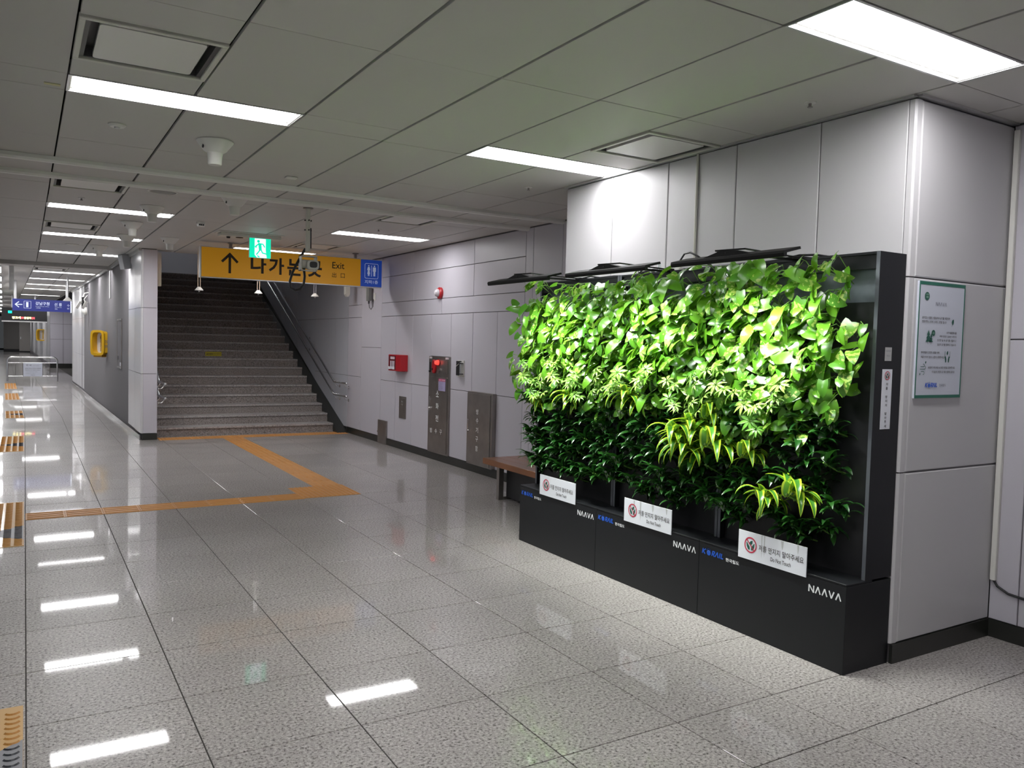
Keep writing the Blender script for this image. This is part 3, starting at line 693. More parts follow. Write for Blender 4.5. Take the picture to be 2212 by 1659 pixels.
# front face tilted to the viewer's right
def oval(cx,cy,cz,rx,rz,yb,yf,n=24,pw=0.6):
    m=MB(); pts=[]
    for k in range(n):
        a=2*PI*k/n; ca,sa=math.cos(a),math.sin(a); pts.append((cx+rx*math.copysign(abs(ca)**pw,ca), cz+rz*math.copysign(abs(sa)**pw,sa)))
    m.prism(pts,yb,yf,'y'); return m
part('face_ring', oval(2.452,0,2.335,0.060,0.048,7.93,7.99), m_cream, t, bevel=0.002)
part('lens_window', oval(2.454,0,2.337,0.038,0.030,7.925,7.935), m_black, t)
g = MB(); P0 = [(2.40,8.03,2.50),(2.37,8.04,2.44),(2.32,8.03,2.35),(2.265,8.0,2.25),(2.235,7.98,2.16),(2.245,7.97,2.10),(2.285,7.96,2.075),(2.335,7.96,2.09),(2.37,7.97,2.14),(2.385,7.99,2.22),(2.385,8.02,2.30)]
g.tube(P0, 0.013, 10); part('cable', g, m_black, t, smooth=True)

# ================================================================= RIGHT WALL EQUIPMENT
Yn = (0,-1,0)       # reading direction on a wall that faces -x: right is -y
fx = 4.786
def wp(x): return x
# fire hydrant cabinet
t = thing('hydrant_cabinet', 'tall stainless steel fire cabinet with red alarm and Korean letters', 'cabinet', (fx,9.8,0.1))
g = MB(); g.box(4.765,4.80,9.49,10.115,0.10,1.41); part('body', g, m_steel, t, bevel=0.003)
g = MB(); g.box(4.757,4.766,9.53,10.085,0.125,1.135); dA = part('door', g, m_steel, t, bevel=0.003)
g = MB(); g.box(4.757,4.766,9.53,10.085,1.18,1.365); dB = part('upper_door', g, m_steel, t, bevel=0.003)
g = MB(); g.box(4.750,4.758,10.035,10.06,0.66,0.86); g.lathe([(0.014,-0.012),(0.014,0)], (4.752,10.047,0.70), 12, 'x'); part('handle', g, m_chrome, dA)
g = MB(); g.box(4.750,4.758,10.035,10.065,1.21,1.33); g.lathe([(0.016,-0.014),(0.016,0)], (4.752,10.05,1.205), 12, 'x'); part('handle', g, m_black, dB)
pts = [(9.90+0.055*math.cos(a)*0.9, 1.275+0.095*(1 if math.sin(a)>0 else 1)*math.sin(a)) for a in [2*PI*k/20 for k in range(20)]]
g = MB(); g.prism(pts,4.725,4.758,'x'); part('alarm_case', g, m_red, t, bevel=0.006)
g = MB(); g.box(4.718,4.726,9.91,9.935,1.225,1.25); part('push_button', g, m_black, t)
g = MB(); g.lathe([(0.033,0.0),(0.033,-0.03),(0.024,-0.055),(0.0,-0.064)], (4.757,9.79,1.33), 16, 'x'); part('alarm_lamp', g, m_redl, t, smooth=True)
g = MB(); g.lathe([(0.045,-0.01),(0.045,0.0)], (4.757,9.79,1.33), 16, 'x'); part('lamp_base', g, m_red, t)
g = MB(); g.lathe([(0.014,-0.012),(0.014,0)], (4.757,9.765,1.225), 10, 'x'); g.lathe([(0.014,-0.012),(0.014,0)], (4.757,9.735,1.235), 10, 'x'); part('jack', g, m_chrome, t)
g = MB(); g.box(4.760,4.765,9.505,9.60,1.378,1.402); g.box(4.760,4.765,10.02,10.09,1.378,1.402); part('name_label', g, m_paper, t)
g = MB(); add_text(g, '옥내소화전', (4.7595,9.597,1.383), Yn, Z_, w=0.085, h=0.014, bold=0.01); add_text(g, '소화전', (4.7595,10.085,1.383), Yn, Z_, w=0.055, h=0.014, bold=0.01); flat('label_print', g, m_pred, t)
g = MB(); g.box(4.753,4.757,9.575,9.78,0.955,1.117); nsh = part('notice_sheet', g, m_lav, dA)
g = MB(); g.box(4.7515,4.7535,9.575,9.78,1.082,1.117); part('notice_header', g, m_pink, dA)
g = MB(); add_text(g, '소화전 사용요령', (4.7510,9.77,1.09), Yn, Z_, w=0.185, h=0.016, bold=0.01); flat('notice_title', g, m_paper, dA)
g = MB(); [add_text(g, s_, (4.7522,9.765,1.062-0.019*k), Yn, Z_, w=0.12-0.01*(k%3), h=0.010) for k, s_ in enumerate(('문을 연다','호스를 빼고','노즐을 잡는다','밸브를 연다','불을 향해','물을 쏜다'))]; flat('notice_print', g, m_print, dA)
g = MB()
for ch, zz in (('소',0.865),('화',0.70),('전',0.535)): add_text(g, ch, (4.7555,9.855,zz), Yn, Z_, w=0.085, h=0.085, bold=0.01)
for ch, yy in (('방',10.02),('수',9.87),('구',9.72)): add_text(g, ch, (4.7555,yy,0.37), Yn, Z_, w=0.065, h=0.065, bold=0.01)
flat('lettering', g, m_plet, t)
# smoke exhaust cabinet
t = thing('exhaust_cabinet', 'lower stainless steel wall cabinet with vertical Korean letters', 'cabinet', (fx,8.6,0.1))
g = MB(); g.box(4.735,4.80,8.275,8.905,0.105,1.005); part('body', g, m_steel, t, bevel=0.003)
g = MB(); g.box(4.726,4.736,8.32,8.895,0.12,0.985); dA = part('door', g, m_steel, t, bevel=0.003)
g = MB(); g.box(4.718,4.727,8.835,8.865,0.52,0.66); g.lathe([(0.012,-0.010),(0.012,0)], (4.72,8.85,0.515), 10, 'x'); part('handle', g, m_chrome, dA)
g = MB()
for ch, zz in (('방',0.735),('수',0.625),('기',0.51),('구',0.40),('함',0.285)): add_text(g, ch, (4.7245,8.655,zz), Yn, Z_, w=0.06, h=0.065, bold=0.01)
flat('lettering', g, m_plet, t)
# red extinguisher box
t = thing('fire_tool_box', 'small red wall box with white tools behind its window', 'box', (fx,11.1,1.16))
g = MB(); g.box(4.67,4.79,10.885,11.335,1.162,1.402); part('case', g, m_red, t, bevel=0.005)
g = MB(); g.box(4.6685,4.6705,11.06,11.32,1.18,1.385); part('window', g, mat('window_dark_red',(0.13,0.01,0.015),0.3), t)
g = MB(); g.box(4.666,4.669,11.10,11.25,1.335,1.37); part('name_label', g, m_paper, t)
g = MB(); add_text(g, '비상용', (4.6655,11.24,1.342), Yn, Z_, w=0.13, h=0.02, bold=0.01); flat('label_print', g, m_pred, t)
for k in range(4):
    g = MB(); yy = 11.295-0.058*k
    if k: g.tube([(4.666,yy,1.20),(4.666,yy-0.006,1.31)], 0.008, 6)
    g.box(4.660,4.669,yy-0.02,yy+0.018,1.186,1.225); part('hammer', g, m_paper, t)
g = MB(); g.lathe([(0.0,0),(0.10,0),(0.10,0.012),(0.0,0.012)], (4.775,11.1,1.13), 4, 'x') if False else g.box(4.76,4.79,10.98,11.22,1.152,1.163); part('bracket', g, m_steel, t)
# emergency flashlight
t = thing('emergency_flashlight', 'narrow black and white flashlight holder on the right wall', 'flashlight', (fx,9.2,1.17))
g = MB(); g.box(4.775,4.79,9.105,9.285,1.168,1.378); part('holder_plate', g, m_white, t, bevel=0.002)
g = MB(); g.box(4.745,4.776,9.165,9.262,1.185,1.370); part('holder_front', g, m_black, t, bevel=0.003)
g = MB(); g.tube([(4.745,9.135,1.18),(4.745,9.135,1.36)], 0.014, 10); part('torch', g, m_chrome, t, smooth=True)
g = MB(); g.box(4.728,4.776,9.115,9.155,1.335,1.345); g.box(4.728,4.776,9.115,9.155,1.20,1.21); part('clip', g, m_black, t)
g = MB(); g.tube([(4.742,9.255,1.30),(4.740,9.15,1.345)], 0.003, 6); part('cord', g, m_white, t)
# recessed small steel plate, floor socket cover
t = thing('wall_plate', 'small steel hatch with engraved marks at knee height on the right wall', 'hatch', (fx,11.04,0.46))
g = MB(); g.box(4.78,4.79,10.915,11.165,0.462,0.788); part('frame', g, m_steel, t, bevel=0.002)
g = MB(); g.box(4.776,4.782,10.935,11.145,0.482,0.768); part('door', g, m_steel, t, bevel=0.002)
dA = [o for o in t.children if o.name.startswith('door')][0]
g = MB(); add_text(g, '통신', (4.7745,11.07,0.70), Yn, Z_, w=0.06, h=0.025); add_text(g, '단자함', (4.7745,11.07,0.66), Yn, Z_, w=0.06, h=0.02); flat('lettering', g, m_plet, dA)
t = thing('floor_hatch_cover', 'plain steel cover box standing on the floor against the right wall', 'cover', (4.74,11.78,0))
g = MB(); g.box(4.762,4.79,11.615,11.955,0,0.366); part('cover', g, m_steel, t, bevel=0.004)
g = MB(); g.lathe([(0.01,-0.012),(0.01,0)], (4.762,11.94,0.18), 10, 'x'); part('lock', g, m_chrome, t)
# fire strobe
t = thing('fire_alarm_strobe', 'round red fire alarm with clear lamp high on the right wall', 'alarm', (fx,9.84,2.26))
g = MB(); g.lathe([(0.078,0),(0.078,-0.03),(0.06,-0.045),(0.0,-0.045)], (4.789,9.84,2.262), 28, 'x'); part('base', g, m_red, t, smooth=True)
g = MB(); g.lathe([(0.052,-0.045),(0.048,-0.07),(0.028,-0.092),(0.0,-0.098)], (4.789,9.84,2.262), 20, 'x'); part('clear_lamp', g, mat('lamp_cover',(0.55,0.52,0.55),0.15), t, smooth=True)
# junction boxes near the sign
t = thing('wall_receiver', 'grey receiver box with antenna cable below the restroom sign', 'receiver', (fx,12.38,2.2))
g = MB(); g.box(4.70,4.76,12.29,12.39,2.235,2.45); part('case', g, mat('receiver_grey',(0.25,0.26,0.25),0.4,metal=0.3), t, bevel=0.006)
g = MB(); g.box(4.76,4.79,12.44,12.56,2.24,2.44); part('side_box', g, m_white, t, bevel=0.004)
g = MB(); g.box(4.755,4.762,12.47,12.53,2.29,2.40); part('display', g, m_black, t)
g = MB(); g.box(4.775,4.79,12.19,12.27,2.24,2.36); part('socket', g, m_white, t, bevel=0.003)
g = MB(); g.tube([(4.73,12.34,2.235),(4.73,12.34,2.20),(4.735,12.33,2.13),(4.75,12.29,2.10),(4.76,12.24,2.14),(4.765,12.23,2.26)], 0.005, 8); g.tube([(4.73,12.34,2.235),(4.73,12.34,2.19)], 0.014, 8); part('cable', g, m_black, t, smooth=True)
# small hanger with white wire bracket near the ceiling
# bench
t = thing('bench', 'wooden bench with steel end legs between pillar and right wall', 'bench', (4.4,6.4,0))
nb = 5; xs = [4.06+0.138*k for k in range(nb+1)]
for k in range(nb):
    g = MB(); g.cham(xs[k]+0.0008,xs[k+1]-0.0008,5.62,7.27,0.375,0.42,0.004,'+z'); part('plank', g, m_wood, t)
g = MB(); g.box(4.06,4.085,5.62,7.27,0.362,0.376); g.box(4.085,4.75,7.245,7.27,0.362,0.376); part('edge_strip', g, m_wood, t)
for yy in (5.75,7.10):
    g = MB(); g.box(4.16,4.22,yy,yy+0.05,0,0.362); g.box(4.58,4.64,yy,yy+0.05,0,0.362); g.box(4.22,4.58,yy,yy+0.05,0.31,0.362); g.box(4.22,4.58,yy,yy+0.05,0.0,0.03); part('leg', g, m_steel, t, bevel=0.003)
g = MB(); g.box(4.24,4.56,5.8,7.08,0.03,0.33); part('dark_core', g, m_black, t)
for yy in (6.35,):
    g = MB(); g.tube([(4.30,yy,0.42),(4.30,yy,0.47),(4.32,yy,0.50),(4.44,yy,0.50),(4.46,yy,0.47),(4.46,yy,0.42)], 0.016, 8); part('armrest', g, m_chrome, t, smooth=True)
g = MB(); g.tube([(4.40,6.93,0.42),(4.40,6.93,0.46),(4.415,6.93,0.475),(4.50,6.93,0.475),(4.515,6.93,0.46),(4.515,6.93,0.42)], 0.014, 8); part('armrest', g, m_chrome, t, smooth=True)

# ================================================================= POSTER, STICKERS, CONDUITS on pillar
t = thing('poster', 'white information poster with green border on the pillar side', 'poster', (4.11,2.47,1.377))
py = 2.478
g = MB(); g.box(3.906,4.318,py,2.488,1.377,1.979); part('board', g, m_paper2, t)
g = MB(); g.box(3.909,4.318,py-0.0012,py,1.962,1.979); g.box(3.909,4.318,py-0.0012,py,1.377,1.393); g.box(3.909,3.916,py-0.0012,py,1.393,1.962); g.box(4.311,4.318,py-0.0012,py,1.393,1.962); part('border', g, m_pgreen, t)
oy = py-0.002
g = MB(); W_ = 0.402; X0 = 3.912; ZT = 1.979
def ptx(mb, s_, u0, u1, v, h, bold=0.008): add_text(mb, s_, (X0+u0*W_, oy, ZT-v*0.602), X_, Z_, w=(u1-u0)*W_, h=h, bold=bold)
ptx(g, '살아있는 식물로 서울숲에서 공기를 체험하게', 0.07, 0.68, 0.318, 0.013); ptx(g, '만들어주는 나아바 스마트 그린월 입니다', 0.07, 0.61, 0.352, 0.013)
ptx(g, '나무 마음정화식물', 0.62, 0.85, 0.440, 0.012, 0.012); ptx(g, '하루 최대 7,200만 리터의', 0.47, 0.85, 0.474, 0.012); ptx(g, '신선한 숲 속 공기를 선물하고', 0.42, 0.85, 0.508, 0.012); ptx(g, '일상의 공기를 정화하고 있습니다', 0.43, 0.85, 0.545, 0.012)
ptx(g, '여러분들의 건강한 호흡을 위해', 0.08, 0.48, 0.616, 0.012, 0.012); ptx(g, '저를 만지지 말고 소중히 대해주세요', 0.08, 0.60, 0.655, 0.012)
ptx(g, '손길보다 부드러운 눈으로만 애정을 표현해주세요', 0.25, 0.85, 0.745, 0.012, 0.012); ptx(g, '더 일상의 자연의 공기를 선물해드릴게요', 0.34, 0.85, 0.782, 0.012)
flat('lettering', g, m_ink, t)
def naava(mb, p, R, U, w, h, sw):
    n = 5; cw = w/(n*1.0-0.18); lw_ = cw*0.72; p = Vector(p); R = Vector(R); U = Vector(U)
    for k, ch in enumerate('NAAVA'):
        a = cw*k
        if ch == 'N': S_ = [((a,0),(a,h)),((a,h),(a+lw_,0)),((a+lw_,0),(a+lw_,h))]
        elif ch == 'A': S_ = [((a,0),(a+lw_/2,h)),((a+lw_/2,h),(a+lw_,0))]
        else: S_ = [((a,h),(a+lw_/2,0)),((a+lw_/2,0),(a+lw_,h))]
        for q, (s0,s1) in enumerate(S_): add_stroke(mb, s0, s1, R, U, p+R.cross(U)*0.0001*q, sw)
def korail(mbb, mbl, p, R, U, w, h):
    """blue railway wordmark: slanted K, globe O with arcs, RAIL"""
    p = Vector(p); R = Vector(R); U = Vector(U); sl = U + R*0.22; e = R.cross(U)*0.0004
    sw = h*0.24; cw = w/5.9
    def st(a, b, c, d, o_=0, s_=sw): add_stroke(mbb, (a*cw,b*h), (c*cw,d*h), R, sl, p+e*(o_+1)*0.5, s_)
    st(0.15,0,0.15,1); st(0.2,0.45,0.85,1,1); st(0.3,0.5,0.9,0,2)
    c_ = p + R*(1.75*cw) + sl*(h*0.42)
    add_ring(mbb, c_+e, R, U, 0, h*0.52, 24)
    add_ring(mbb, c_+U*h*0.22+e, R, U, h*0.50, h*0.58, 16, 0.3, PI-0.3); add_ring(mbb, c_+U*h*0.12+e, R, U, h*0.60, h*0.66, 16, 0.6, PI-0.5)
    add_ring(mbl, c_+e*2+U*h*0.06, R, U, h*0.34, h*0.39, 14, 0.2, PI-0.2)
    st(2.65,0,2.65,1); st(2.65,0.93,3.2,0.9,1); st(3.2,0.95,3.2,0.5,2,sw*0.9); st(3.2,0.5,2.7,0.48,3); st(2.85,0.5,3.3,0,4)
    st(3.45,0,3.85,1,1); st(3.85,1,4.25,0,2); st(4.55,0,4.55,1); st(4.95,0,4.95,1); st(4.95,0.1,5.5,0.1,1)
g = MB(); naava(g, (X0+0.355*W_, oy, ZT-0.202*0.602), X_, Z_, 0.24*W_, 0.019, 0.0022); flat('wordmark', g, m_print, t)
g = MB(); gl = MB(); korail(g, gl, (X0+0.20*W_, oy, ZT-0.905*0.602), X_, Z_, 0.285*W_, 0.022); flat('railway_logo', g, m_pblue, t); flat('logo_arc', gl, m_lblue, t)
g = MB(); add_text(g, '한국철도', (X0+0.515*W_, oy, ZT-0.900*0.602), X_, Z_, w=0.15*W_, h=0.014); flat('logo_lettering', g, m_print, t)
g = MB()
add_ring(g, (X0+0.155*W_,oy,ZT-0.125*0.602), X_, Z_, 0, 0.021, 24)
add_ring(g, (X0+0.33*W_,oy,ZT-0.437*0.602), X_, Z_, 0, 0.016, 20)
for cx_, s_ in ((0.225,1.0),(0.285,0.72)):
    for k in range(3):
        wv = (0.032-0.007*k)*s_*0.75; zb = ZT-0.515*0.602+0.018*k*s_
        add_poly(g, [(-wv,0),(wv,0),(0,0.026*s_)], (X0+cx_*W_,oy-0.0001*k,zb), X_, Z_)
    add_stroke(g, (X0+cx_*W_-0.002,ZT-0.538*0.602), (X0+cx_*W_-0.002,ZT-0.515*0.602), X_, Z_, (0,oy,0), 0.0015)
leafp = [(0,0),(0.010,0.006),(0.013,0.016),(0.010,0.032),(-0.002,0.026),(-0.007,0.014)]
add_poly(g, leafp, (X0+0.745*W_,oy,ZT-0.362*0.602), X_, Z_); add_stroke(g, (0,0),(-0.004,-0.008), X_, Z_, (X0+0.745*W_,oy,ZT-0.362*0.602), 0.0015)
add_poly(g, [(a*0.7,b*0.7) for a,b in leafp], (X0+0.66*W_,oy,ZT-0.625*0.602), X_, Z_)
for s_ in (-1,1):
    bxp = (X0+0.665*W_,oy,ZT-0.672*0.602)
    add_stroke(g, (s_*0.022,0.014), (s_*0.022,0.048), X_, Z_, bxp, 0.003); add_poly(g, [(s_*0.022,0.018),(s_*0.014,0.024),(s_*0.007,0.006),(s_*0.007,-0.010),(s_*0.016,-0.010),(s_*0.018,0.0)], bxp, X_, Z_)
bw = (X0+0.14*W_,oy,ZT-0.74*0.602)
add_stroke(g, (-0.022,0.006),(0.004,0.006), X_, Z_, bw, 0.003); add_ring(g, (bw[0]+0.004,oy,bw[2]+0.013), X_, Z_, 0.0055, 0.0085, 10, -PI/2, PI*0.7)
add_stroke(g, (-0.026,-0.006),(0.014,-0.006), X_, Z_, bw, 0.003); add_ring(g, (bw[0]+0.014,oy,bw[2]+0.002), X_, Z_, 0.0065, 0.0095, 10, -PI/2, PI*0.5)
add_stroke(g, (-0.016,-0.018),(0.004,-0.018), X_, Z_, bw, 0.003); add_ring(g, (bw[0]+0.004,oy,bw[2]-0.026), X_, Z_, 0.0065, 0.0095, 10, -PI*0.6, PI*0.5)
add_poly(g, [(a*0.45,b*0.45) for a,b in leafp], (bw[0]+0.02,oy,bw[2]+0.022), X_, Z_); add_poly(g, [(a*0.4,b*0.4) for a,b in leafp], (bw[0]-0.026,oy,bw[2]-0.038), X_, Z_)
flat('pictogram', g, m_dgreen, t)
g = MB(); add_text(g, '건강한', (X0+0.125*W_,oy-0.0008,ZT-0.118*0.602), X_, Z_, w=0.025, h=0.009, bold=0.01); add_text(g, '생활', (X0+0.13*W_,oy-0.0008,ZT-0.142*0.602), X_, Z_, w=0.021, h=0.010, bold=0.01); add_text(g, 'CO2', (X0+0.308*W_,oy-0.0008,ZT-0.444*0.602), X_, Z_, w=0.018, h=0.009, bold=0.01); flat('badge_lettering', g, mat('badge_pale_green',(0.35,0.62,0.48),0.5), t)

g = MB(); g.tube([(3.818,4.02,2.895),(3.818,4.02,2.0)], 0.009, 10); o = part('conduit', g, m_cream, smooth=True); tag(o, 'thin white vertical conduit on the pillar above the plant wall', 'conduit')
g = MB(); g.box(4.712,4.738,2.448,2.478,0.33,2.86); o = part('conduit', g, m_white, bevel=0.003); tag(o, 'square white conduit in the corner right of the pillar', 'conduit')
g = MB(); g.tube([(4.725,2.463,0.335),(4.727,2.44,0.30),(4.728,2.38,0.272),(4.728,2.28,0.265),(4.728,2.0,0.25),(4.728,1.5,0.20)], 0.007, 8); o = part('cable', g, m_black, smooth=True); tag(o, 'black cable sagging out of the corner conduit along the wall', 'cable')

# ================================================================= GREEN WALL CABINETS
XF, XB, XC = 3.470, 3.826, 3.615      # plinth front, back, upper frame front
ZP, ZT2 = 0.457, 2.108
ub = [2.502, 3.520, 4.545, 5.575]
ulab = ['nearest black plant cabinet unit, right end of the green wall, with side labels','middle black plant cabinet unit of the green wall','farthest black plant cabinet unit of the green wall, beside the bench']
units = []
for k in range(3):
    y0, y1 = ub[k]+0.0015, ub[k+1]-0.0015
    t = thing('plant_cabinet', ulab[k], 'planter', ((XF+XB)/2,(y0+y1)/2,0), 'black cabinet units of the green wall'); units.append(t)
    g = MB(); g.box(XF,XB,y0,y1,0.0,ZP-0.012); part('plinth', g, m_cab, t, bevel=0.0015)
    g = MB(); g.box(XF-0.001,XC+0.06,y0,y1,ZP-0.011,ZP); part('plinth_lid', g, m_cab, t, bevel=0.002)
    for ya_, yb_ in ((y0,y0+0.022),(y1-0.022,y1)):
        g = MB(); g.box(XC,XB,ya_,yb_,ZP,ZT2); part('side_panel', g, m_cab, t, bevel=0.001)
        g = MB(); g.box(XC-0.002,XC,ya_+0.001,yb_-0.001,ZP+0.002,ZT2-0.002); part('edge_strip', g, m_edge, t)
    g = MB(); g.box(XC,XB,y0+0.022,y1-0.022,ZT2-0.012,ZT2); g.box(XC+0.012,XC+0.024,y0+0.022,y1-0.022,2.025,ZT2-0.012); part('top_panel', g, m_cab, t)
    g = MB(); g.box(XC+0.055,XC+0.065,y0+0.022,y1-0.022,ZP,ZT2-0.012); part('back_panel', g, m_cabi if True else m_cab, t)
    g = MB(); g.box(XC+0.040,XC+0.054,y0+0.022,y1-0.022,ZP,1.86); part('planting_felt', g, m_black, t)
    lx = XF-0.0012
    g = MB(); naava(g, (lx, y0+0.219, 0.366), Yn, Z_, 0.195, 0.036, 0.0075); flat('wordmark', g, m_plet, t)
    g = MB(); gl = MB(); korail(g, gl, (lx, y1-0.022, 0.384), Yn, Z_, 0.185, 0.031); flat('railway_logo', g, m_pblue, t); flat('logo_arc', gl, m_lblue, t)
    g = MB(); add_text(g, '한국철도', (lx, y1-0.215, 0.379), Yn, Z_, w=0.102, h=0.021, bold=0.02); flat('logo_lettering', g, m_plet, t)
# labels on the right side of the nearest unit
t = units[0]; ys_ = ub[0]+0.0015-0.0012
g = MB(); g.box(3.686,3.739,ys_,ys_+0.0012,1.566,1.634); part('maker_plate', g, mat('plate_grey',(0.42,0.42,0.42),0.4), t)['label'] = 'small grey maker plate'
g = MB(); add_text(g, '나아바', (3.692,ys_-0.0006,1.612), X_, Z_, w=0.04, h=0.008); add_text(g, 'HW 24', (3.70,ys_-0.0006,1.588), X_, Z_, w=0.025, h=0.007); flat('plate_print', g, m_print, t)
g = MB(); g.box(3.672,3.752,ys_,ys_+0.0012,1.222,1.524); part('side_notice', g, m_paper, t)['label'] = 'tall white do-not-touch notice'
def noleaf(mbr, mbg, c, R, U, r):
    R, U = Vector(R), Vector(U); c = Vector(c); e = R.cross(U).normalized()
    add_ring(mbr, c+e*0.0004, R, U, r*0.84, r, 32)
    add_stroke(mbr, (-r*0.62,r*0.64), (r*0.62,-r*0.64), R, U, c+e*0.0009, r*0.13)
    for s_ in (-1,1): add_poly(mbg, [(s_*r*0.56,r*0.28),(s_*r*0.66,0.25*r),(s_*r*0.60,-r*0.25),(s_*r*0.36,-r*0.62),(s_*r*0.10,-r*0.62),(s_*r*0.12,-r*0.25),(s_*r*0.34,-r*0.02)], c+e*0.0004, R, U)
    add_poly(mbg, [(-0.15*r,0.05*r),(0.05*r,0.0),(0.30*r,0.22*r),(0.34*r,0.60*r),(0.02*r,0.52*r),(-0.16*r,0.30*r)], c+e*0.0004, R, U)
g = MB(); g2 = MB(); noleaf(g, g2, (3.712,ys_-0.0006,1.492), X_, Z_, 0.022); flat('ban_symbol', g, m_pred, t); flat('plant_symbol', g2, m_dgreen, t)
g = MB()
for k, ch in enumerate('저를 만지지 말아주세요'):
    if ch != ' ': add_text(g, ch, (3.704,ys_-0.0006,1.442-0.0212*k), X_, Z_, w=0.016, h=0.014, bold=0.01)
flat('notice_lettering', g, m_ink, t)

# do-not-touch boards on the plinths
def board(y0, y1, label, stains):
    zb, zt = 0.434, 0.590; x0 = XF-0.010
    t = thing('warning_board', label, 'sign', (x0,(y0+y1)/2,zb), 'white do-not-touch boards on the plinths')
    g = MB(); g.box(x0,x0+0.005,y0,y1,zb,zt); part('board', g, m_paper, t)
    lx = x0-0.001; w_ = y1-y0
    g = MB(); g2 = MB(); noleaf(g, g2, (lx,y1-0.077*w_/0.465-0.012,0.5185), Yn, Z_, 0.044); flat('ban_symbol', g, m_pred, t); flat('plant_symbol', g2, m_dgreen, t)
    g = MB(); add_text(g, '저를 만지지 말아주세요', (lx,y1-0.148,0.500), Yn, Z_, w=0.300, h=0.034, bold=0.004)
    add_text(g, 'Do Not Touch', (lx,y1-0.232,0.463), Yn, Z_, w=0.135, h=0.0215, bold=0.004); flat('lettering', g, m_ink, t)
    if stains:
        g = MB()
        for a, wv, l_ in stains:
            yv = y1-a*w_; add_poly(g, [(-wv*0.5,0),(wv*0.5,0),(wv*0.35,-l_*0.6),(wv*0.1,-l_),(-wv*0.2,-l_*0.7)], (x0-0.0006,yv,zt-0.001), Yn, Z_)
        flat('water_stain', g, m_stain, t)
board(4.792,5.268,'clean white do-not-touch board on the far plinth beside the bench',None)
board(3.760,4.224,'white do-not-touch board on the middle plinth with water streaks',[(0.22,0.012,0.12),(0.36,0.014,0.13),(0.62,0.02,0.05),(0.90,0.015,0.04)])
board(2.738,3.203,'white do-not-touch board on the nearest plinth with faint streaks',[(0.36,0.006,0.13),(0.40,0.008,0.12),(0.66,0.018,0.05),(0.88,0.010,0.05)])

# plant lamps on arms
llab = ['black grow lamp nearest the pillar corner, above the right end of the green wall','black grow lamp above the middle of the green wall','black grow lamp sticking out past the far left end of the green wall']
lampy = [(2.61,3.384),(3.60,4.40),(4.61,5.44)]
for k in range(3):
    ya, yb = lampy[k]; yc = (ub[k]+ub[k+1])/2; xl = 3.10; zl = 2.075
    t = thing('grow_lamp', llab[k], 'lamp', (xl,yc,zl), 'black lamps above the green wall')
    # housing: shallow wedge, underside tilted to the plants
    pr = [(xl-0.060,zl-0.014),(xl-0.056,zl-0.002),(xl+0.055,zl+0.026),(xl+0.060,zl+0.014),(xl-0.036,zl-0.0105),(xl-0.037,zl-0.030),(xl-0.054,zl-0.031)]
    g = MB(); g.prism(pr, ya, yb, 'y'); part('housing', g, m_lampb, t)
    g = MB(); g._add([(xl-0.034,ya+0.03,zl-0.011),(xl+0.055,ya+0.03,zl+0.0115),(xl+0.055,yb-0.03,zl+0.0115),(xl-0.034,yb-0.03,zl-0.011)],[(0,1,2,3)]); flat('led_strip', g, m_led, t)
    g = MB(); g.box(xl+0.03,XC+0.03,yc-0.009,yc+0.009,zl+0.020,zl+0.032); g.tube([(xl-0.02,yc,zl+0.02),(xl+0.02,yc+0.12,zl+0.045),(xl+0.06,yc-0.05,zl+0.045),(XC,yc-0.02,ZT2+0.004)], 0.005, 6); part('arm', g, m_lampb, t)
    g = MB(); g.prism([(yc-0.17,zl+0.006),(yc-0.05,zl+0.034),(yc+0.05,zl+0.034),(yc+0.17,zl+0.006)],xl-0.02,xl+0.03,'x'); part('driver_cover', g, m_lampb, t)
    g = MB(); g.box(XC+0.0,XC+0.10,yc-0.03,yc+0.03,ZT2,ZT2+0.012); part('arm_mount', g, m_lampb, t)
    ld = bpy.data.lights.new('plant_light', 'AREA'); ld.shape = 'RECTANGLE'; ld.size = yb-ya-0.1; ld.size_y = 0.04; ld.energy = GROW; ld.color = (0.96,1.0,0.94); ld.spread = math.radians(88)
    lo = bpy.data.objects.new('light_source', ld); C.objects.link(lo); lo.parent = t
    # -Z axis aims down and towards the plants
    d = Vector((0.47,0,-0.883)).normalized(); yv = Vector((0,1,0)); zv = -d; xv = yv.cross(zv)
    # local x along world y (length), local y across
    mt = Matrix((( yv.x, zv.cross(yv).x, zv.x, 0),(yv.y, zv.cross(yv).y, zv.y, 0),(yv.z, zv.cross(yv).z, zv.z, 0),(0,0,0,1)))
    lo.matrix_local = Matrix.Translation(Vector((0.005,(ya+yb)/2-yc,-0.016))) @ mt
# loose wiring on the cabinet tops
t = thing('lamp_wiring', 'black lamp cables and white plug looping on top of the middle cabinet', 'cable', (3.66,3.75,ZT2))
g = MB(); g.tube([(3.66,3.99,2.115),(3.66,3.985,2.17),(3.665,3.95,2.215),(3.67,3.90,2.22),(3.67,3.83,2.19),(3.67,3.74,2.135),(3.67,3.70,2.112)], 0.006, 8); g.tube([(3.70,3.86,2.112),(3.70,3.84,2.145),(3.70,3.80,2.160),(3.70,3.76,2.145),(3.70,3.72,2.112)], 0.004, 8); part('cable', g, m_black, t, smooth=True)
g = MB(); g.tube([(3.68,4.42,2.118),(3.67,4.25,2.135),(3.66,4.12,2.118),(3.68,3.95,2.120),(3.69,3.6,2.118),(3.68,3.4,2.12)], 0.007, 8); g.tube([(3.66,4.40,2.13),(3.63,4.36,2.112),(3.63,4.30,2.14),(3.65,4.22,2.112)], 0.005, 6); part('cable', g, m_black, t, smooth=True)
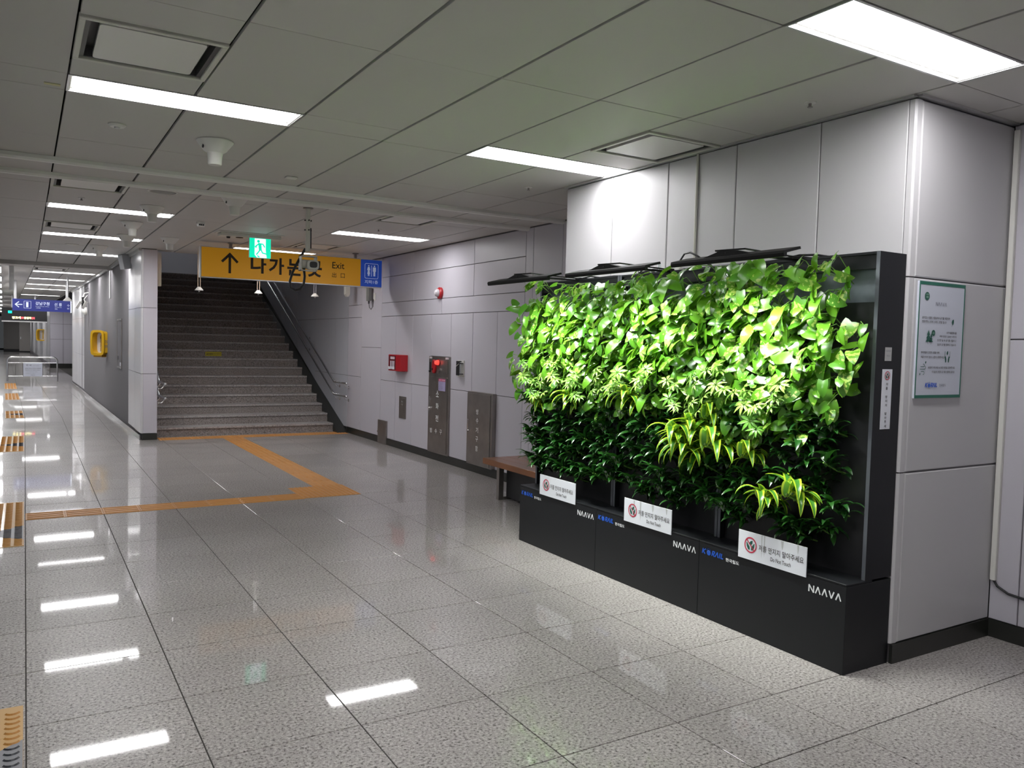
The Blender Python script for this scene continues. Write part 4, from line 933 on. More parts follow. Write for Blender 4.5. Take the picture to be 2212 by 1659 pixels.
g = MB(); g.lathe([(0.016,0),(0.020,0.004),(0.020,0.022),(0.010,0.028),(0.008,0.04),(0,0.04)], (3.66,3.995,ZT2+0.002), 14); g.box(3.63,3.70,3.96,4.08,ZT2+0.001,ZT2+0.014); part('plug', g, m_white, t, smooth=True)
g = MB(); g.tube([(3.66,4.19,2.13),(3.665,4.195,2.165),(3.66,4.175,2.170),(3.66,4.17,2.13)], 0.003, 6); g.tube([(3.66,4.11,2.13),(3.665,4.07,2.15),(3.66,4.09,2.125)], 0.003, 6); part('cable_tie', g, mat('tie_pale',(0.5,0.6,0.6),0.3), t)
t = thing('lamp_cable', 'short black cable arching off the top of the nearest cabinet', 'cable', (3.68,3.0,ZT2))
g = MB(); g.tube([(3.66,3.30,2.112),(3.67,3.18,2.118),(3.68,3.05,2.135),(3.69,2.95,2.13),(3.70,2.86,2.112)], 0.006, 8); part('cable', g, m_black, t, smooth=True)
t = thing('lamp_cable', 'black cable lying from the far lamp arm across the far cabinet top', 'cable', (3.68,5.0,ZT2))
g = MB(); g.tube([(3.64,5.03,2.116),(3.66,4.95,2.128),(3.67,4.85,2.112),(3.68,4.7,2.116),(3.69,4.6,2.112)], 0.006, 8); part('cable', g, m_black, t, smooth=True)
# ================================================================= TACTILE PAVING
def ribtile():
    g = MB(); h = 0.1495; g.cham(-h,h,-h,h,0,0.003,0.001,'+z')
    for k in range(4):
        y = -0.112+0.0747*k; g.cham(-0.138,0.138,y-0.016,y+0.016,0.003,0.008,0.005,'+z')
    return g.mesh('rib_tile', m_tact)
def dottile():
    g = MB(); h = 0.1495; g.cham(-h,h,-h,h,0,0.003,0.001,'+z')
    for i in range(6):
        for j in range(6): g.lathe([(0.016,0.003),(0.011,0.008),(0.0,0.0083)], (-0.125+0.05*i,-0.125+0.05*j,0), 8)
    return g.mesh('dot_tile', m_tact)
rt, dt = ribtile(), dottile()
t = thing('tactile_strip', 'orange ribbed tactile strip crossing the floor from the platform edge', 'tactile paving', (1.2,8.08,0))
for k in range(8): link('rib_tile', rt, t, (0.15+0.3*k-1.2,0,0.0))
t = thing('tactile_junction', 'orange dotted tactile square where the two strips meet', 'tactile paving', (2.70,8.25,0))
for i in range(2):
    for j in range(2): link('dot_tile', dt, t, (-0.15+0.3*i,-0.15+0.3*j,0.0005))
t = thing('tactile_strip', 'orange ribbed tactile strip running from the junction to the stairs', 'tactile paving', (2.83,10.9,0))
for k in range(16): link('rib_tile', rt, t, (0,8.70+0.3*k-10.9,0.0), (0,0,PI/2))
t = thing('tactile_strip', 'orange dotted tactile strip along the foot of the stairs', 'tactile paving', (3.25,13.38,0))
for k in range(10): link('dot_tile', dt, t, (1.90+0.3*k-3.25,0,0.0005 if abs(1.9+0.3*k-2.83)>0.01 else 0.001))
# platform edge warning blocks with crescent relief and arrow
def crescent(g, cx, cy, s):
    n = 6; vs = []
    for k in range(n+1):
        a = PI*1.12+ (PI*0.76)*k/n
        for rr, zz in ((0.030,0.004),(0.0235,0.0095),(0.017,0.004)): vs.append((cx+rr*math.cos(a)*1.05*s, cy+0.018+rr*math.sin(a)*s, zz))
    g._add(vs, [(k*3+c,k*3+c+1,(k+1)*3+c+1,(k+1)*3+c) for k in range(n) for c in (0,1)] + [(0,1,2),(n*3+2,n*3+1,n*3)])
def patch(y0, y1, label, arrow):
    cy = (y0+y1)/2; xx, yy = bend(-0.16, cy); t = thing('platform_warning_mat', label, 'tactile paving', (xx,yy,0), 'warning mats along the platform edge', (0,0,0.0195) if cy>17.5 else None)
    n = max(1, round((y1-y0)/0.3)); st = (y1-y0)/n
    for k in range(n):
        yb = y0+st*k-cy
        g = MB(); g.cham(-0.15,0.15,yb+0.001,yb+st-0.001,0,0.004,0.001,'+z'); link('mat_tile', g.mesh('mat_tile', m_tactp), t)
    ys = [y0+0.03+0.047*k-cy for k in range(int((y1-y0-0.03)/0.047))]
    a0, a1, ah = arrow-cy, arrow-cy, 0.26
    gy, gk = MB(), MB()
    for yv in ys:
        for xc in (-0.115,-0.035,0.045,0.118) if False else (-0.11,-0.036,0.038,0.112):
            inside = abs(yv-a0) < ah*(xc+0.15)/0.30 if arrow else False
            crescent(gk if inside else gy, xc, yv, 1.0)
    o = link('relief', gy.mesh('relief', m_tactd), t); o['kind'] = 'stuff'
    if arrow:
        o = link('black_relief', gk.mesh('black_relief', m_tactk), t); o['kind'] = 'stuff'
        g = MB(); g.prism([(-0.149,a0),(0.149,a0-ah),(0.149,a0+ah)],0.004,0.0046,'z'); link('arrow_plate', g.mesh('arrow_plate', m_tactg), t)
patch(2.16,3.96,'yellow platform edge mat with black arrow at the lower left corner of the picture',3.36)
patch(6.98,8.80,'yellow platform edge mat beside the start of the orange strip',7.45)
patch(12.57,14.40,'third yellow platform edge mat from the camera',13.3)
patch(17.46,19.0,'fourth yellow platform edge mat from the camera',18.2)
patch(22.2,24.4,'fifth yellow platform edge mat from the camera',0)
patch(26.4,29.2,'sixth yellow platform edge mat, nearest the steel barrier',0)

# ================================================================= LEFT WALL EQUIPMENT
def bt(p): return bendv(p)
# yellow phone niche
def niche(cx, cy, z0, z1, wd, dep, ang, label, near):
    """rounded ring whose opening faces the concourse obliquely, carried by a plate on the wall"""
    t = thing('yellow_phone_hood', label, 'phone hood', (*bend(cx, cy), z0))
    n = 24; zc, hz, hy = (z0+z1)/2, (z1-z0)/2, wd/2; M3 = Matrix.Rotation(ang, 4, 'Z')
    def L2(p): v = M3 @ Vector((p[0],p[1],0)); return (cx+v.x, cy+v.y, p[2])
    def ring(x, b, c):
        pts = []
        for q in range(n):
            a = 2*PI*q/n; ca, sa = math.cos(a), math.sin(a); pts.append(L2((x, b*math.copysign(abs(ca)**0.4,ca), zc+c*math.copysign(abs(sa)**0.4,sa))))
        return pts
    g = MB(); vs = ring(-dep/2,hy,hz)+ring(-dep/2,hy-0.045,hz-0.045)+ring(dep/2,hy*0.9,hz*0.92)+ring(dep/2,hy*0.9-0.04,hz*0.92-0.04); fs = []
    for q in range(n):
        j = (q+1)%n; fs += [(q,j,n+j,n+q),(2*n+q,3*n+q,3*n+j,2*n+j),(q,2*n+q,2*n+j,j),(n+q,n+j,3*n+j,3*n+q)]
    g._add(vs, fs); part('hood', g, m_yplast, t, bent=True, smooth=True)
    def lbox(x0,x1,y0,y1,a,b):
        m = MB(); m.box(x0,x1,y0,y1,a,b); m.v = [L2(p) for p in m.v]; return m
    part('back_panel', lbox(dep/2-0.02,dep/2,-hy*0.86,hy*0.86,z0+0.06,z1-0.06), m_paper, t, bent=True)
    g = MB(); g.box(cx+0.02,1.495 if near else cx+0.2,cy+0.05,cy+0.12,z0+0.1,z1-0.1); part('wall_plate', g, m_yplast, t, bent=True)
    if near:
        g = MB(); g.box(cx+0.03,1.495,cy-0.13,cy+0.02,z0+0.06,z1-0.05); part('side_plate', g, m_yplast, t, bent=True, bevel=0.004)
        g = MB(); add_text(g, '긴급', (cx+0.07,cy-0.132,z0+0.26), X_, Z_, w=0.09, h=0.06, bold=0.02); add_text(g, '전화', (cx+0.07,cy-0.132,z0+0.16), X_, Z_, w=0.09, h=0.06, bold=0.02); flat('side_print', g, m_print, t, bent=True)
        g = MB(); R2 = M3 @ Vector((0,-1,0)); o2 = L2((dep/2-0.024,0.03,0))
        for q, ch in enumerate('비상전화'): add_text(g, ch, (o2[0],o2[1],zc+0.07-0.085*q), tuple(R2), Z_, w=0.07, h=0.07, bold=0.02)
        flat('panel_print', g, m_ink, t, bent=True)
        part('lower_lip', lbox(-dep/2+0.02,dep/2,-hy*0.6,hy*0.6,z0-0.03,z0+0.02), mat('amber_plastic',(0.45,0.22,0.02),0.4), t, bent=True)
niche(1.335, 18.55, 1.15, 1.67, 0.31, 0.16, 0.85, 'yellow hooded emergency phone with white back panel on the left wall', True)
niche(fb-0.10, 47.5, 1.15, 1.75, 0.5, 0.2, 1.0, 'small far yellow phone hood beyond the blue sign', False)
t = thing('wall_notice', 'tall narrow framed notice seen edge-on near the left wall corner', 'notice', (1.49,16.3,0.98))
g = MB(); g.box(1.470,1.497,15.90,15.94,0.975,1.875); g.box(1.470,1.497,16.65,16.69,0.975,1.875); g.box(1.470,1.497,15.94,16.65,1.845,1.875); g.box(1.470,1.497,15.94,16.65,0.975,1.005); part('frame', g, m_steel, t); g = MB(); g.box(1.482,1.489,15.94,16.65,1.005,1.845); part('sheet', g, mat('notice_grey',(0.62,0.62,0.63),0.5), t)
g = MB(); [add_text(g, s_, (1.480,16.55,1.75-0.09*k), Yn, Z_, w=0.48-0.05*(k%2), h=0.035) for k, s_ in enumerate(('안내문','승강장 안내','열차 이용 시','주의 사항','선릉역 방면','수원 방면'))]; flat('lettering', g, m_print, t)
g = MB(); [g.box(1.478,1.486,15.99+0.1*k,16.05+0.1*k,1.02,1.09) for k in range(4)]; g.lathe([(0.05,-0.04),(0.0,-0.04),(0.0,0),(0.05,0)], (1.486,16.2,1.18), 12, 'x'); part('white_clip', g, m_paper, t)
t = thing('wall_speaker', 'grey box loudspeaker tilted on the left wall by the stairs', 'speaker', (1.43,14.72,2.67))
g = MB(); c_ = Vector((1.40,14.62,2.78)); 
for q in [0]:
    b = MB(); b.box(-0.07,0.07,-0.06,0.06,-0.12,0.12); rm_ = Matrix.Rotation(0.5,4,'Z') @ Matrix.Rotation(-0.22,4,'Y'); g._add([c_ + rm_ @ Vector(v) for v in b.v], b.f)
part('case', g, mat('speaker_case',(0.42,0.43,0.45),0.5), t, bevel=0.006)
g = MB(); g.tube([(1.42,14.66,2.84),(1.46,14.70,2.86),(1.50,14.72,2.84)], 0.010, 8); g.box(1.48,1.50,14.68,14.76,2.78,2.88); part('bracket', g, m_steel, t)
g = MB(); g.box(1.44,1.495,17.74,17.86,2.30,2.84); o = part('cable_duct', g, m_alu, bent=True); tag(o, 'vertical metal duct on the left wall below the ceiling beam', 'duct')
t = thing('fire_strobe', 'white domed alarm high on the left wall beyond the yellow phone', 'alarm', (*bend(1.47,23.6),2.16))
g = MB(); g.lathe([(0.0,-0.13),(0.05,-0.12),(0.10,-0.05),(0.10,0)], (1.498,23.6,2.17), 16, 'x'); part('dome', g, m_white, t, bent=True, smooth=True)

# ================================================================= BARRIER AND FAR SIGNS
by = 30.3; bx0, bx1 = bx(-0.47,by), bx(0.91,by)
t = thing('barrier', 'stainless steel hoop barrier with a white notice board', 'barrier', (0.22,by,0))
g = MB(); pts = [(bx0,by,0),(bx0,by,0.66)] + [(bx0+0.12-0.12*math.cos(a),by,0.66+0.12*math.sin(a)) for a in (0.4,0.8,1.2)] + [(bx0+0.12,by,0.78),(bx1-0.12,by,0.78)] + [(bx1-0.12+0.12*math.cos(a),by,0.66+0.12*math.sin(a)) for a in (1.2,0.8,0.4)] + [(bx1,by,0.66),(bx1,by,0)]
g.tube(pts, 0.025, 12); part('hoop', g, m_chrome, t, smooth=True, bent=True)
for zz in (0.60,0.17):
    g = MB(); g.tube([(bx0,by,zz),(bx1,by,zz)], 0.012, 8); part('rail', g, m_chrome, t, smooth=True, bent=True)
for f_ in (0.155,0.30,0.70,0.845):
    g = MB(); xx = bx0+(bx1-bx0)*f_; g.tube([(xx,by,0.17),(xx,by,0.60)], 0.009, 6); part('upright', g, m_steel, t, bent=True)
g = MB(); xa, xb = bx0+(bx1-bx0)*0.31, bx0+(bx1-bx0)*0.695; g.box(xa,xb,by-0.02,by-0.01,0.165,0.595); part('notice_board', g, m_paper2, t, bent=True)
g = MB(); oyb = by-0.022
add_text(g, '안 내', (xa+0.08,oyb,0.50), X_, Z_, w=0.14, h=0.05, bold=0.02); add_text(g, '승강장 이용안내', (xa+0.26,oyb,0.50), X_, Z_, w=0.18, h=0.02)
for k, (s_, wd) in enumerate((('열차를 이용하실 고객께서는 안전문에서',0.44),('한걸음 물러서 주시기 바랍니다 감사합니다',0.42),('안전한 승강장을 만들기 위하여',0.34),('노력하겠습니다 감사합니다',0.28))): add_text(g, s_, (xa+0.05,oyb,0.41-0.055*k), X_, Z_, w=wd, h=0.026 if k<2 else 0.018, bold=0.02 if k < 2 else 0)
add_text(g, '한국철도공사', (xa+0.20,oyb,0.195), X_, Z_, w=0.13, h=0.022, bold=0.01); flat('lettering', g, m_print, t, bent=True)

sy2 = 24.0; x0, x1 = bx(-0.262,sy2), bx(1.025,sy2)
t = thing('platform_sign', 'navy hanging sign with white arrow, number 1 and station names', 'sign', (0.38,sy2,2.12))
g = MB(); g.box(x0,x1,sy2,sy2+0.09,2.13,2.425); part('panel', g, m_navy, t, bent=True)
g = MB(); g.box(x1,x1+0.02,sy2,sy2+0.10,2.12,2.43); part('end_cap', g, m_exitw, t, bent=True)
g = MB(); oy2 = sy2-0.004; zc = 2.285
add_stroke(g, (x0+0.06,zc), (x0+0.215,zc), X_, Z_, (0,oy2,0), 0.02); add_stroke(g, (x0+0.055,zc-0.005), (x0+0.14,zc+0.07), X_, Z_, (0,oy2,0), 0.02); add_stroke(g, (x0+0.055,zc+0.005), (x0+0.14,zc-0.07), X_, Z_, (0,oy2,0), 0.02)
for a,b in (((x0+0.25,zc-0.09),(x0+0.40,zc-0.09)),((x0+0.25,zc+0.09),(x0+0.40,zc+0.09)),((x0+0.25,zc-0.09),(x0+0.25,zc+0.09)),((x0+0.40,zc-0.09),(x0+0.40,zc+0.09))): add_stroke(g, a, b, X_, Z_, (0,oy2,0), 0.006)
add_text(g, '1', (x0+0.295,oy2,zc-0.065), X_, Z_, w=0.05, h=0.13, bold=0.01)
add_text(g, '강남구청', (x0+0.50,oy2,zc-0.0), X_, Z_, w=0.31, h=0.085, bold=0.015); add_text(g, 'Gangnam-gu Office', (x0+0.50,oy2,zc-0.045), X_, Z_, w=0.30, h=0.022); add_text(g, '江南區廳', (x0+0.51,oy2,zc-0.085), X_, Z_, w=0.10, h=0.025)
add_text(g, '선 릉', (x0+0.92,oy2,zc-0.01), X_, Z_, w=0.17, h=0.085, bold=0.01); add_text(g, 'Seolleung', (x0+0.93,oy2,zc-0.05), X_, Z_, w=0.15, h=0.024); add_text(g, '宣陵', (x0+0.93,oy2,zc-0.095), X_, Z_, w=0.06, h=0.027)
add_text(g, '수', (x0+1.205,oy2,zc-0.01), X_, Z_, w=0.06, h=0.06); add_text(g, '원', (x0+1.205,oy2,zc-0.08), X_, Z_, w=0.05, h=0.04)
flat('lettering', g, m_signw, t, bent=True)
for xr in (x0+0.06,x1-0.08):
    g = MB(); g.box(xr-0.03,xr+0.03,sy2+0.03,sy2+0.08,2.425,2.9); part('hanger', g, m_alu, t, bent=True)
t = thing('pendant_lamp', 'pendant with pale cone shade above the right end of the navy sign', 'lamp', (*bend(bx(0.86,21.5),21.5),2.9))
g = MB(); xp = bx(0.86,21.5); g.tube([(xp,21.5,2.9),(xp,21.5,2.40)], 0.02, 8); part('rod', g, m_alu, t, bent=True)
g = MB(); g.lathe([(0.03,2.42),(0.10,2.345),(0.10,2.335),(0,2.335)], (xp,21.5,0), 16); part('shade', g, m_white, t, bent=True, smooth=True)
# wall camera bracket near navy sign
t = thing('wall_camera', 'twin camera arms on the left wall at the end of the navy sign', 'camera', (*bend(1.40,23.0),2.2))
g = MB(); g.tube([(1.49,23.0,2.62),(1.40,23.0,2.60),(1.34,23.0,2.45),(1.30,22.95,2.36)], 0.012, 8); g.tube([(1.46,23.0,2.55),(1.38,22.9,2.45),(1.42,22.9,2.30)], 0.010, 8); part('arm', g, m_white, t, bent=True, smooth=True)
g = MB()
for dx in (0.0,0.13):
    b = MB(); b.box(-0.03,0.03,-0.06,0.06,-0.10,0.10); rr = Matrix.Rotation(0.5,4,'Y'); g._add([Vector((1.26+dx,22.9,2.30)) + rr @ Vector(v) for v in b.v], b.f)
part('camera_body', g, m_white, t, bent=True)
g = MB(); g.box(1.33,1.39,22.95,23.05,2.26,2.50); part('dark_bracket', g, m_black, t, bent=True)
g = MB(); g.tube([(1.47,23.0,2.62),(1.50,23.0,2.70),(1.46,23.0,2.75),(1.42,23.0,2.72)], 0.008, 6); part('cable', g, m_black, t, bent=True)

ly = 34.0; x0, x1 = bx(-0.70,ly), bx(0.70,ly)
t = thing('train_display', 'black train information display with lit yellow and red characters', 'display', (0.0,ly,1.95))
g = MB(); g.box(x0,x1,ly,ly+0.35,1.98,2.45); part('case', g, m_black, t, bent=True)
g = MB(); g.box(x0,x1,ly-0.02,ly+0.37,1.94,1.98); part('lower_trim', g, m_alu, t, bent=True)
g = MB(); 
for s_, a in (('인천',0.40),('도착',0.53)): pass
add_text(g, '당고개', (x0+0.32,ly-0.004,2.05), X_, Z_, w=0.26, h=0.085, bold=0.03); add_text(g, '왕십리', (x0+0.68,ly-0.004,2.05), X_, Z_, w=0.22, h=0.085, bold=0.03); flat('yellow_text', g, m_ledy, t, bent=True)
g = MB(); add_text(g, '도착', (x0+0.58,ly-0.004,2.05), X_, Z_, w=0.09, h=0.08, bold=0.03); add_text(g, '전역', (x0+0.92,ly-0.004,2.05), X_, Z_, w=0.09, h=0.08, bold=0.03); flat('red_text', g, m_ledr, t, bent=True)
g = MB(); g.box(x0+0.20,x0+0.31,ly-0.01,ly,2.25,2.33); part('green_lamp', g, m_ledg, t, bent=True)
for xr in (x0+0.3,x1-0.4):
    g = MB(); g.box(xr,xr+0.05,ly+0.1,ly+0.15,2.45,2.9); part('hanger', g, m_alu, t, bent=True)
py0 = 19.0; xx = -0.235
g = MB(); g.box(xx,xx+0.085,py0,py0+0.10,2.42,2.9); o = part('hanging_post', g, m_alu, bent=True); tag(o, 'grey square post hanging from the far left ceiling', 'post')
# platform side strip lights at far left; distant ones added to brighten the far end
for k, yq in enumerate((20.0,23.5,27.0,31.0,36.0,41.0,47.0,54.0,62.0)):
    x_, y_ = bend(-0.46, yq); t = thing('edge_light', ('bright light along the far left ceiling edge by the platform doors' if yq < 34 else 'tiny distant light added along the far left ceiling edge, hidden by the signs'), 'ceiling light', (x_,y_,H), 'strip lights along the platform doors', (0,0,0.0195))
    g = MB(); g.box(-0.10,0.10,-0.9,0.9,-0.03,0); link('housing', g.mesh('housing', m_alu), t); g = MB(); g.box(-0.09,0.09,-0.88,0.88,-0.036,-0.03); link('diffuser', g.mesh('diffuser', m_diff), t)
# ================================================================= PLANTS
def leaf_mat(name, c1, c2, trans, rough=0.32, spec=0.55, mott=None, tw=0.22):
    m = bpy.data.materials.new(name); m.use_nodes = True; nt = m.node_tree; N = nt.nodes; L = nt.links
    b = N['Principled BSDF']; out = N['Material Output']; oi = N.new('ShaderNodeObjectInfo')
    mx = N.new('ShaderNodeMix'); mx.data_type = 'RGBA'; mx.inputs[6].default_value = (*c1,1); mx.inputs[7].default_value = (*c2,1)
    L.new(oi.outputs['Random'], mx.inputs[0]); col = mx.outputs[2]
    if mott:
        tc = N.new('ShaderNodeTexCoord'); no = N.new('ShaderNodeTexNoise'); no.inputs['Scale'].default_value = 45; no.inputs['Detail'].default_value = 2
        ad = N.new('ShaderNodeVectorMath'); ad.operation = 'ADD'; L.new(tc.outputs['Object'], ad.inputs[0])
        cmb = N.new('ShaderNodeCombineXYZ'); ml = N.new('ShaderNodeMath'); ml.operation = 'MULTIPLY'; ml.inputs[1].default_value = 37.0
        L.new(oi.outputs['Random'], ml.inputs[0]); L.new(ml.outputs[0], cmb.inputs[0]); L.new(cmb.outputs[0], ad.inputs[1]); L.new(ad.outputs[0], no.inputs['Vector'])
        # amount of mottling differs from leaf to leaf
        fr_ = N.new('ShaderNodeMath'); fr_.operation = 'MULTIPLY'; fr_.inputs[1].default_value = 7.13; L.new(oi.outputs['Random'], fr_.inputs[0])
        f2 = N.new('ShaderNodeMath'); f2.operation = 'FRACT'; L.new(fr_.outputs[0], f2.inputs[0])
        th = N.new('ShaderNodeMapRange'); th.inputs[1].default_value = 0; th.inputs[2].default_value = 1; th.inputs[3].default_value = 0.82; th.inputs[4].default_value = 0.50; L.new(f2.outputs[0], th.inputs[0])
        gt = N.new('ShaderNodeMath'); gt.operation = 'GREATER_THAN'; L.new(no.outputs[0], gt.inputs[0]); L.new(th.outputs[0], gt.inputs[1])
        m2 = N.new('ShaderNodeMix'); m2.data_type = 'RGBA'; m2.inputs[7].default_value = (*mott,1); L.new(gt.outputs[0], m2.inputs[0]); L.new(col, m2.inputs[6]); col = m2.outputs[2]
    L.new(col, b.inputs['Base Color']); b.inputs['Roughness'].default_value = rough; b.inputs['Specular IOR Level'].default_value = spec
    tr = N.new('ShaderNodeBsdfTranslucent'); tr.inputs[0].default_value = (*trans,1); ms = N.new('ShaderNodeMixShader'); ms.inputs[0].default_value = tw
    L.new(b.outputs[0], ms.inputs[1]); L.new(tr.outputs[0], ms.inputs[2]); L.new(ms.outputs[0], out.inputs['Surface'])
    return m
m_pothos = leaf_mat('heart_leaf', (0.040,0.15,0.009), (0.105,0.28,0.014), (0.22,0.50,0.02), rough=0.27, spec=0.75, mott=(0.30,0.42,0.08), tw=0.14)
m_stem = mat('plant_stem', (0.16,0.32,0.06), 0.5)
m_schef = leaf_mat('umbrella_leaf', (0.12,0.33,0.035), (0.32,0.49,0.09), (0.30,0.60,0.08), mott=(0.50,0.60,0.24))
m_drac = leaf_mat('dark_strap_leaf', (0.008,0.050,0.009), (0.024,0.115,0.014), (0.05,0.22,0.02), rough=0.29, spec=0.95, tw=0.08)
m_limeg = leaf_mat('striped_leaf_centre', (0.05,0.20,0.03), (0.08,0.26,0.03), (0.2,0.5,0.03), rough=0.28)
m_lime = leaf_mat('striped_leaf_edge', (0.42,0.60,0.03), (0.52,0.66,0.05), (0.6,0.8,0.05), rough=0.28)

def leaf_mesh(name, Ln, Wd, prof, a0, bendang, fold, mats, curl=0.0, nseg=7, lobe=0.0, wave=0.0):
    """leaf along +Y, normal +Z; prof(t)->relative half width; bends down by bendang over its length"""
    mb = MB(); y, z, a = 0.0, 0.0, a0; st = Ln/nseg; rows_ = []
    for k in range(nseg+1):
        t = k/nseg; hw = Wd*prof(t); ny, nz = -math.sin(a), math.cos(a)
        row = []
        for c in (-1,-0.55,0,0.55,1):
            up = fold*abs(c)*hw + wave*math.sin(t*9+c*2)*hw*abs(c) - curl*c*c*hw
            yy = y + ny*up*1.0; zz = z + nz*up
            if lobe and k == 0: yy -= lobe*abs(c)*(1.5-abs(c)*0.7)
            row.append((c*hw, yy, zz))
        rows_.append(row); y += st*math.cos(a); z += st*math.sin(a); a -= bendang/nseg
    vs = [p for r_ in rows_ for p in r_]; fs = []; ms = []
    for k in range(nseg):
        for c in range(4):
            fs.append((k*5+c, k*5+c+1, (k+1)*5+c+1, (k+1)*5+c)); ms.append(1 if (len(mats)>1 and c in (0,3)) else 0)
    me = bpy.data.meshes.new(name); me.from_pydata(vs, [], fs)
    for q in mats: me.materials.append(q)
    me.polygons.foreach_set('material_index', ms); me.polygons.foreach_set('use_smooth', [True]*len(fs)); return me
def heart(t): return 1.32*math.sqrt(t+0.24)*(1-t)**0.78 if t < 0.999 else 0.0
def strap(t): return max(0.02,(math.sin(PI*(t**0.62)))**0.75) if t < 0.999 else 0.01
pm = [leaf_mesh('leaf', L_, L_*wr, heart, 0.15, b_, f_, [m_pothos], lobe=L_*0.12, curl=cu) for L_,wr,b_,f_,cu in
      ((0.100,0.46,0.8,0.10,0.12),(0.088,0.48,0.5,0.06,0.22),(0.120,0.42,1.1,0.16,0.05),(0.072,0.50,0.4,0.05,0.15),(0.098,0.42,0.8,0.28,0.0))]
dmh = [leaf_mesh('leaf', L_, w_, strap, a_, b_, f_, [m_drac]) for L_,w_,a_,b_,f_ in
      ((0.140,0.0200,0.5,1.6,0.30),(0.125,0.0210,0.3,1.4,0.22),(0.150,0.0190,0.7,2.0,0.35),(0.100,0.0185,0.6,1.2,0.28))]
vmh = [leaf_mesh('leaf', L_, w_, strap, a_, b_, f_, [m_limeg, m_lime], nseg=10) for L_,w_,a_,b_,f_ in
      ((0.225,0.024,0.7,2.4,0.25),(0.20,0.025,0.9,2.1,0.20),(0.25,0.023,0.6,2.7,0.30),(0.17,0.024,1.0,1.6,0.25))]
def whorl(nl, R_):
    mb = MB(); ms = []
    for k in range(nl):
        a = 2*PI*k/nl; ca, sa = math.cos(a), math.sin(a); nseg = 4; L_ = R_*(0.85+0.15*math.cos(a*1.0))
        prev = []
        for s in range(nseg+1):
            t = s/nseg; hw = 0.30*L_*max(0.04, math.sin(PI*t**0.9))*0.55; d = 0.006+L_*t; z = -0.35*L_*t*t
            prev.append([(ca*d-sa*c*hw, sa*d+ca*c*hw, z+abs(c)*hw*0.35) for c in (-1,0,1)])
        vs = [p for r_ in prev for p in r_]; fs = [(q*3+c, (q+1)*3+c, (q+1)*3+c+1, q*3+c+1) for q in range(nseg) for c in (0,1)]
        mb._add(vs, fs)
    me = bpy.data.meshes.new('leaf'); me.from_pydata(mb.v, [], mb.f); me.materials.append(m_schef); me.polygons.foreach_set('use_smooth', [True]*len(mb.f)); return me
wm = [whorl(7,0.056), whorl(8,0.062), whorl(6,0.048)]

def frame_m(pos, tip, nrm, s):
    t = Vector(tip).normalized(); n = Vector(nrm); n = (n - t*n.dot(t)).normalized(); x = t.cross(n)
    return Matrix(((x.x*s,t.x*s,n.x*s,pos[0]),(x.y*s,t.y*s,n.y*s,pos[1]),(x.z*s,t.z*s,n.z*s,pos[2]),(0,0,0,1)))
rd = random.Random(11)
def proto(kind):
    """list of (name, mesh, matrix)"""
    it = []; sm = MB()
    if kind == 'pothos':
        for k in range(25):
            u, v, d = rd.uniform(-0.15,0.15), rd.uniform(-0.14,0.14), rd.uniform(0.07,0.215)
            p = (-d, u, v); tip = (rd.uniform(-0.9,0.1), rd.uniform(-0.8,0.8), rd.uniform(-1.0,-0.2))
            nr = (rd.uniform(-1.0,-0.3), rd.uniform(-0.7,0.7), rd.uniform(0.0,0.95))
            it.append(('leaf', rd.choice(pm), frame_m(p, tip, nr, rd.uniform(0.8,1.15))))
            if k % 2 == 0: sm.tube([(0.0,u*0.3,v*0.4),(-d*0.6,u*0.7,v*0.8+0.03),p], 0.0022, 4, cap=False)
    elif kind == 'schefflera':
        for k in range(7):
            u, v, d = rd.uniform(-0.10,0.10), rd.uniform(-0.10,0.10), rd.uniform(0.12,0.22)
            n = Vector((rd.uniform(-0.9,-0.4), rd.uniform(-0.4,0.4), rd.uniform(0.5,1.0))).normalized()
            it.append(('leaf', rd.choice(wm), frame_m((-d,u,v), n.cross(Vector((0,1,0.2))), n, rd.uniform(0.85,1.15))))
            sm.tube([(0,u*0.3,v*0.3-0.03),(-d*0.6,u*0.6,v*0.7-0.01),(-d,u,v)], 0.002, 4, cap=False)
    elif kind in ('drac','lime'):
        n = 21 if kind == 'drac' else 18; ms_ = dmh if kind == 'drac' else vmh; ln = 0.135 if kind == 'drac' else 0.15
        for k in range(n):
            f = k/(n-1); hd = rd.uniform(-115,115) if f < 0.7 else rd.uniform(-180,180)
            base = (-0.03-ln*f, rd.uniform(-0.012,0.012), 0.05*f+rd.uniform(-0.03,0.02))
            h = math.radians(hd); el = rd.uniform(-0.25,0.35) + 0.45*f
            tip = Vector((-math.cos(h)*math.cos(el), math.sin(h)*math.cos(el), math.sin(el)))
            nr = Vector((0.0,0.0,1.0)) if abs(tip.z) < 0.9 else Vector((-1,0,0.3))
            it.append(('leaf', rd.choice(ms_), frame_m(base, tip, nr, rd.uniform(0.8,1.12))))
        sm.tube([(0.0,0,-0.02),(-ln*0.5,0,0.0),(-ln-0.03,0,0.05)], 0.007 if kind == 'lime' else 0.005, 6)
    it.append(('stem', sm.mesh('stem', m_stem), Matrix.Identity(4)))
    return it
protos = {k: [proto(k) for _ in range(n_)] for k, n_ in (('pothos',6),('schefflera',3),('drac',6),('lime',4))}
KN = {'pothos':'heart_leaf_vine','schefflera':'umbrella_plant','drac':'strap_leaf_plant','lime':'striped_leaf_plant'}
def where(y): return 'nearest' if y < 3.52 else ('middle' if y < 4.545 else 'farthest')
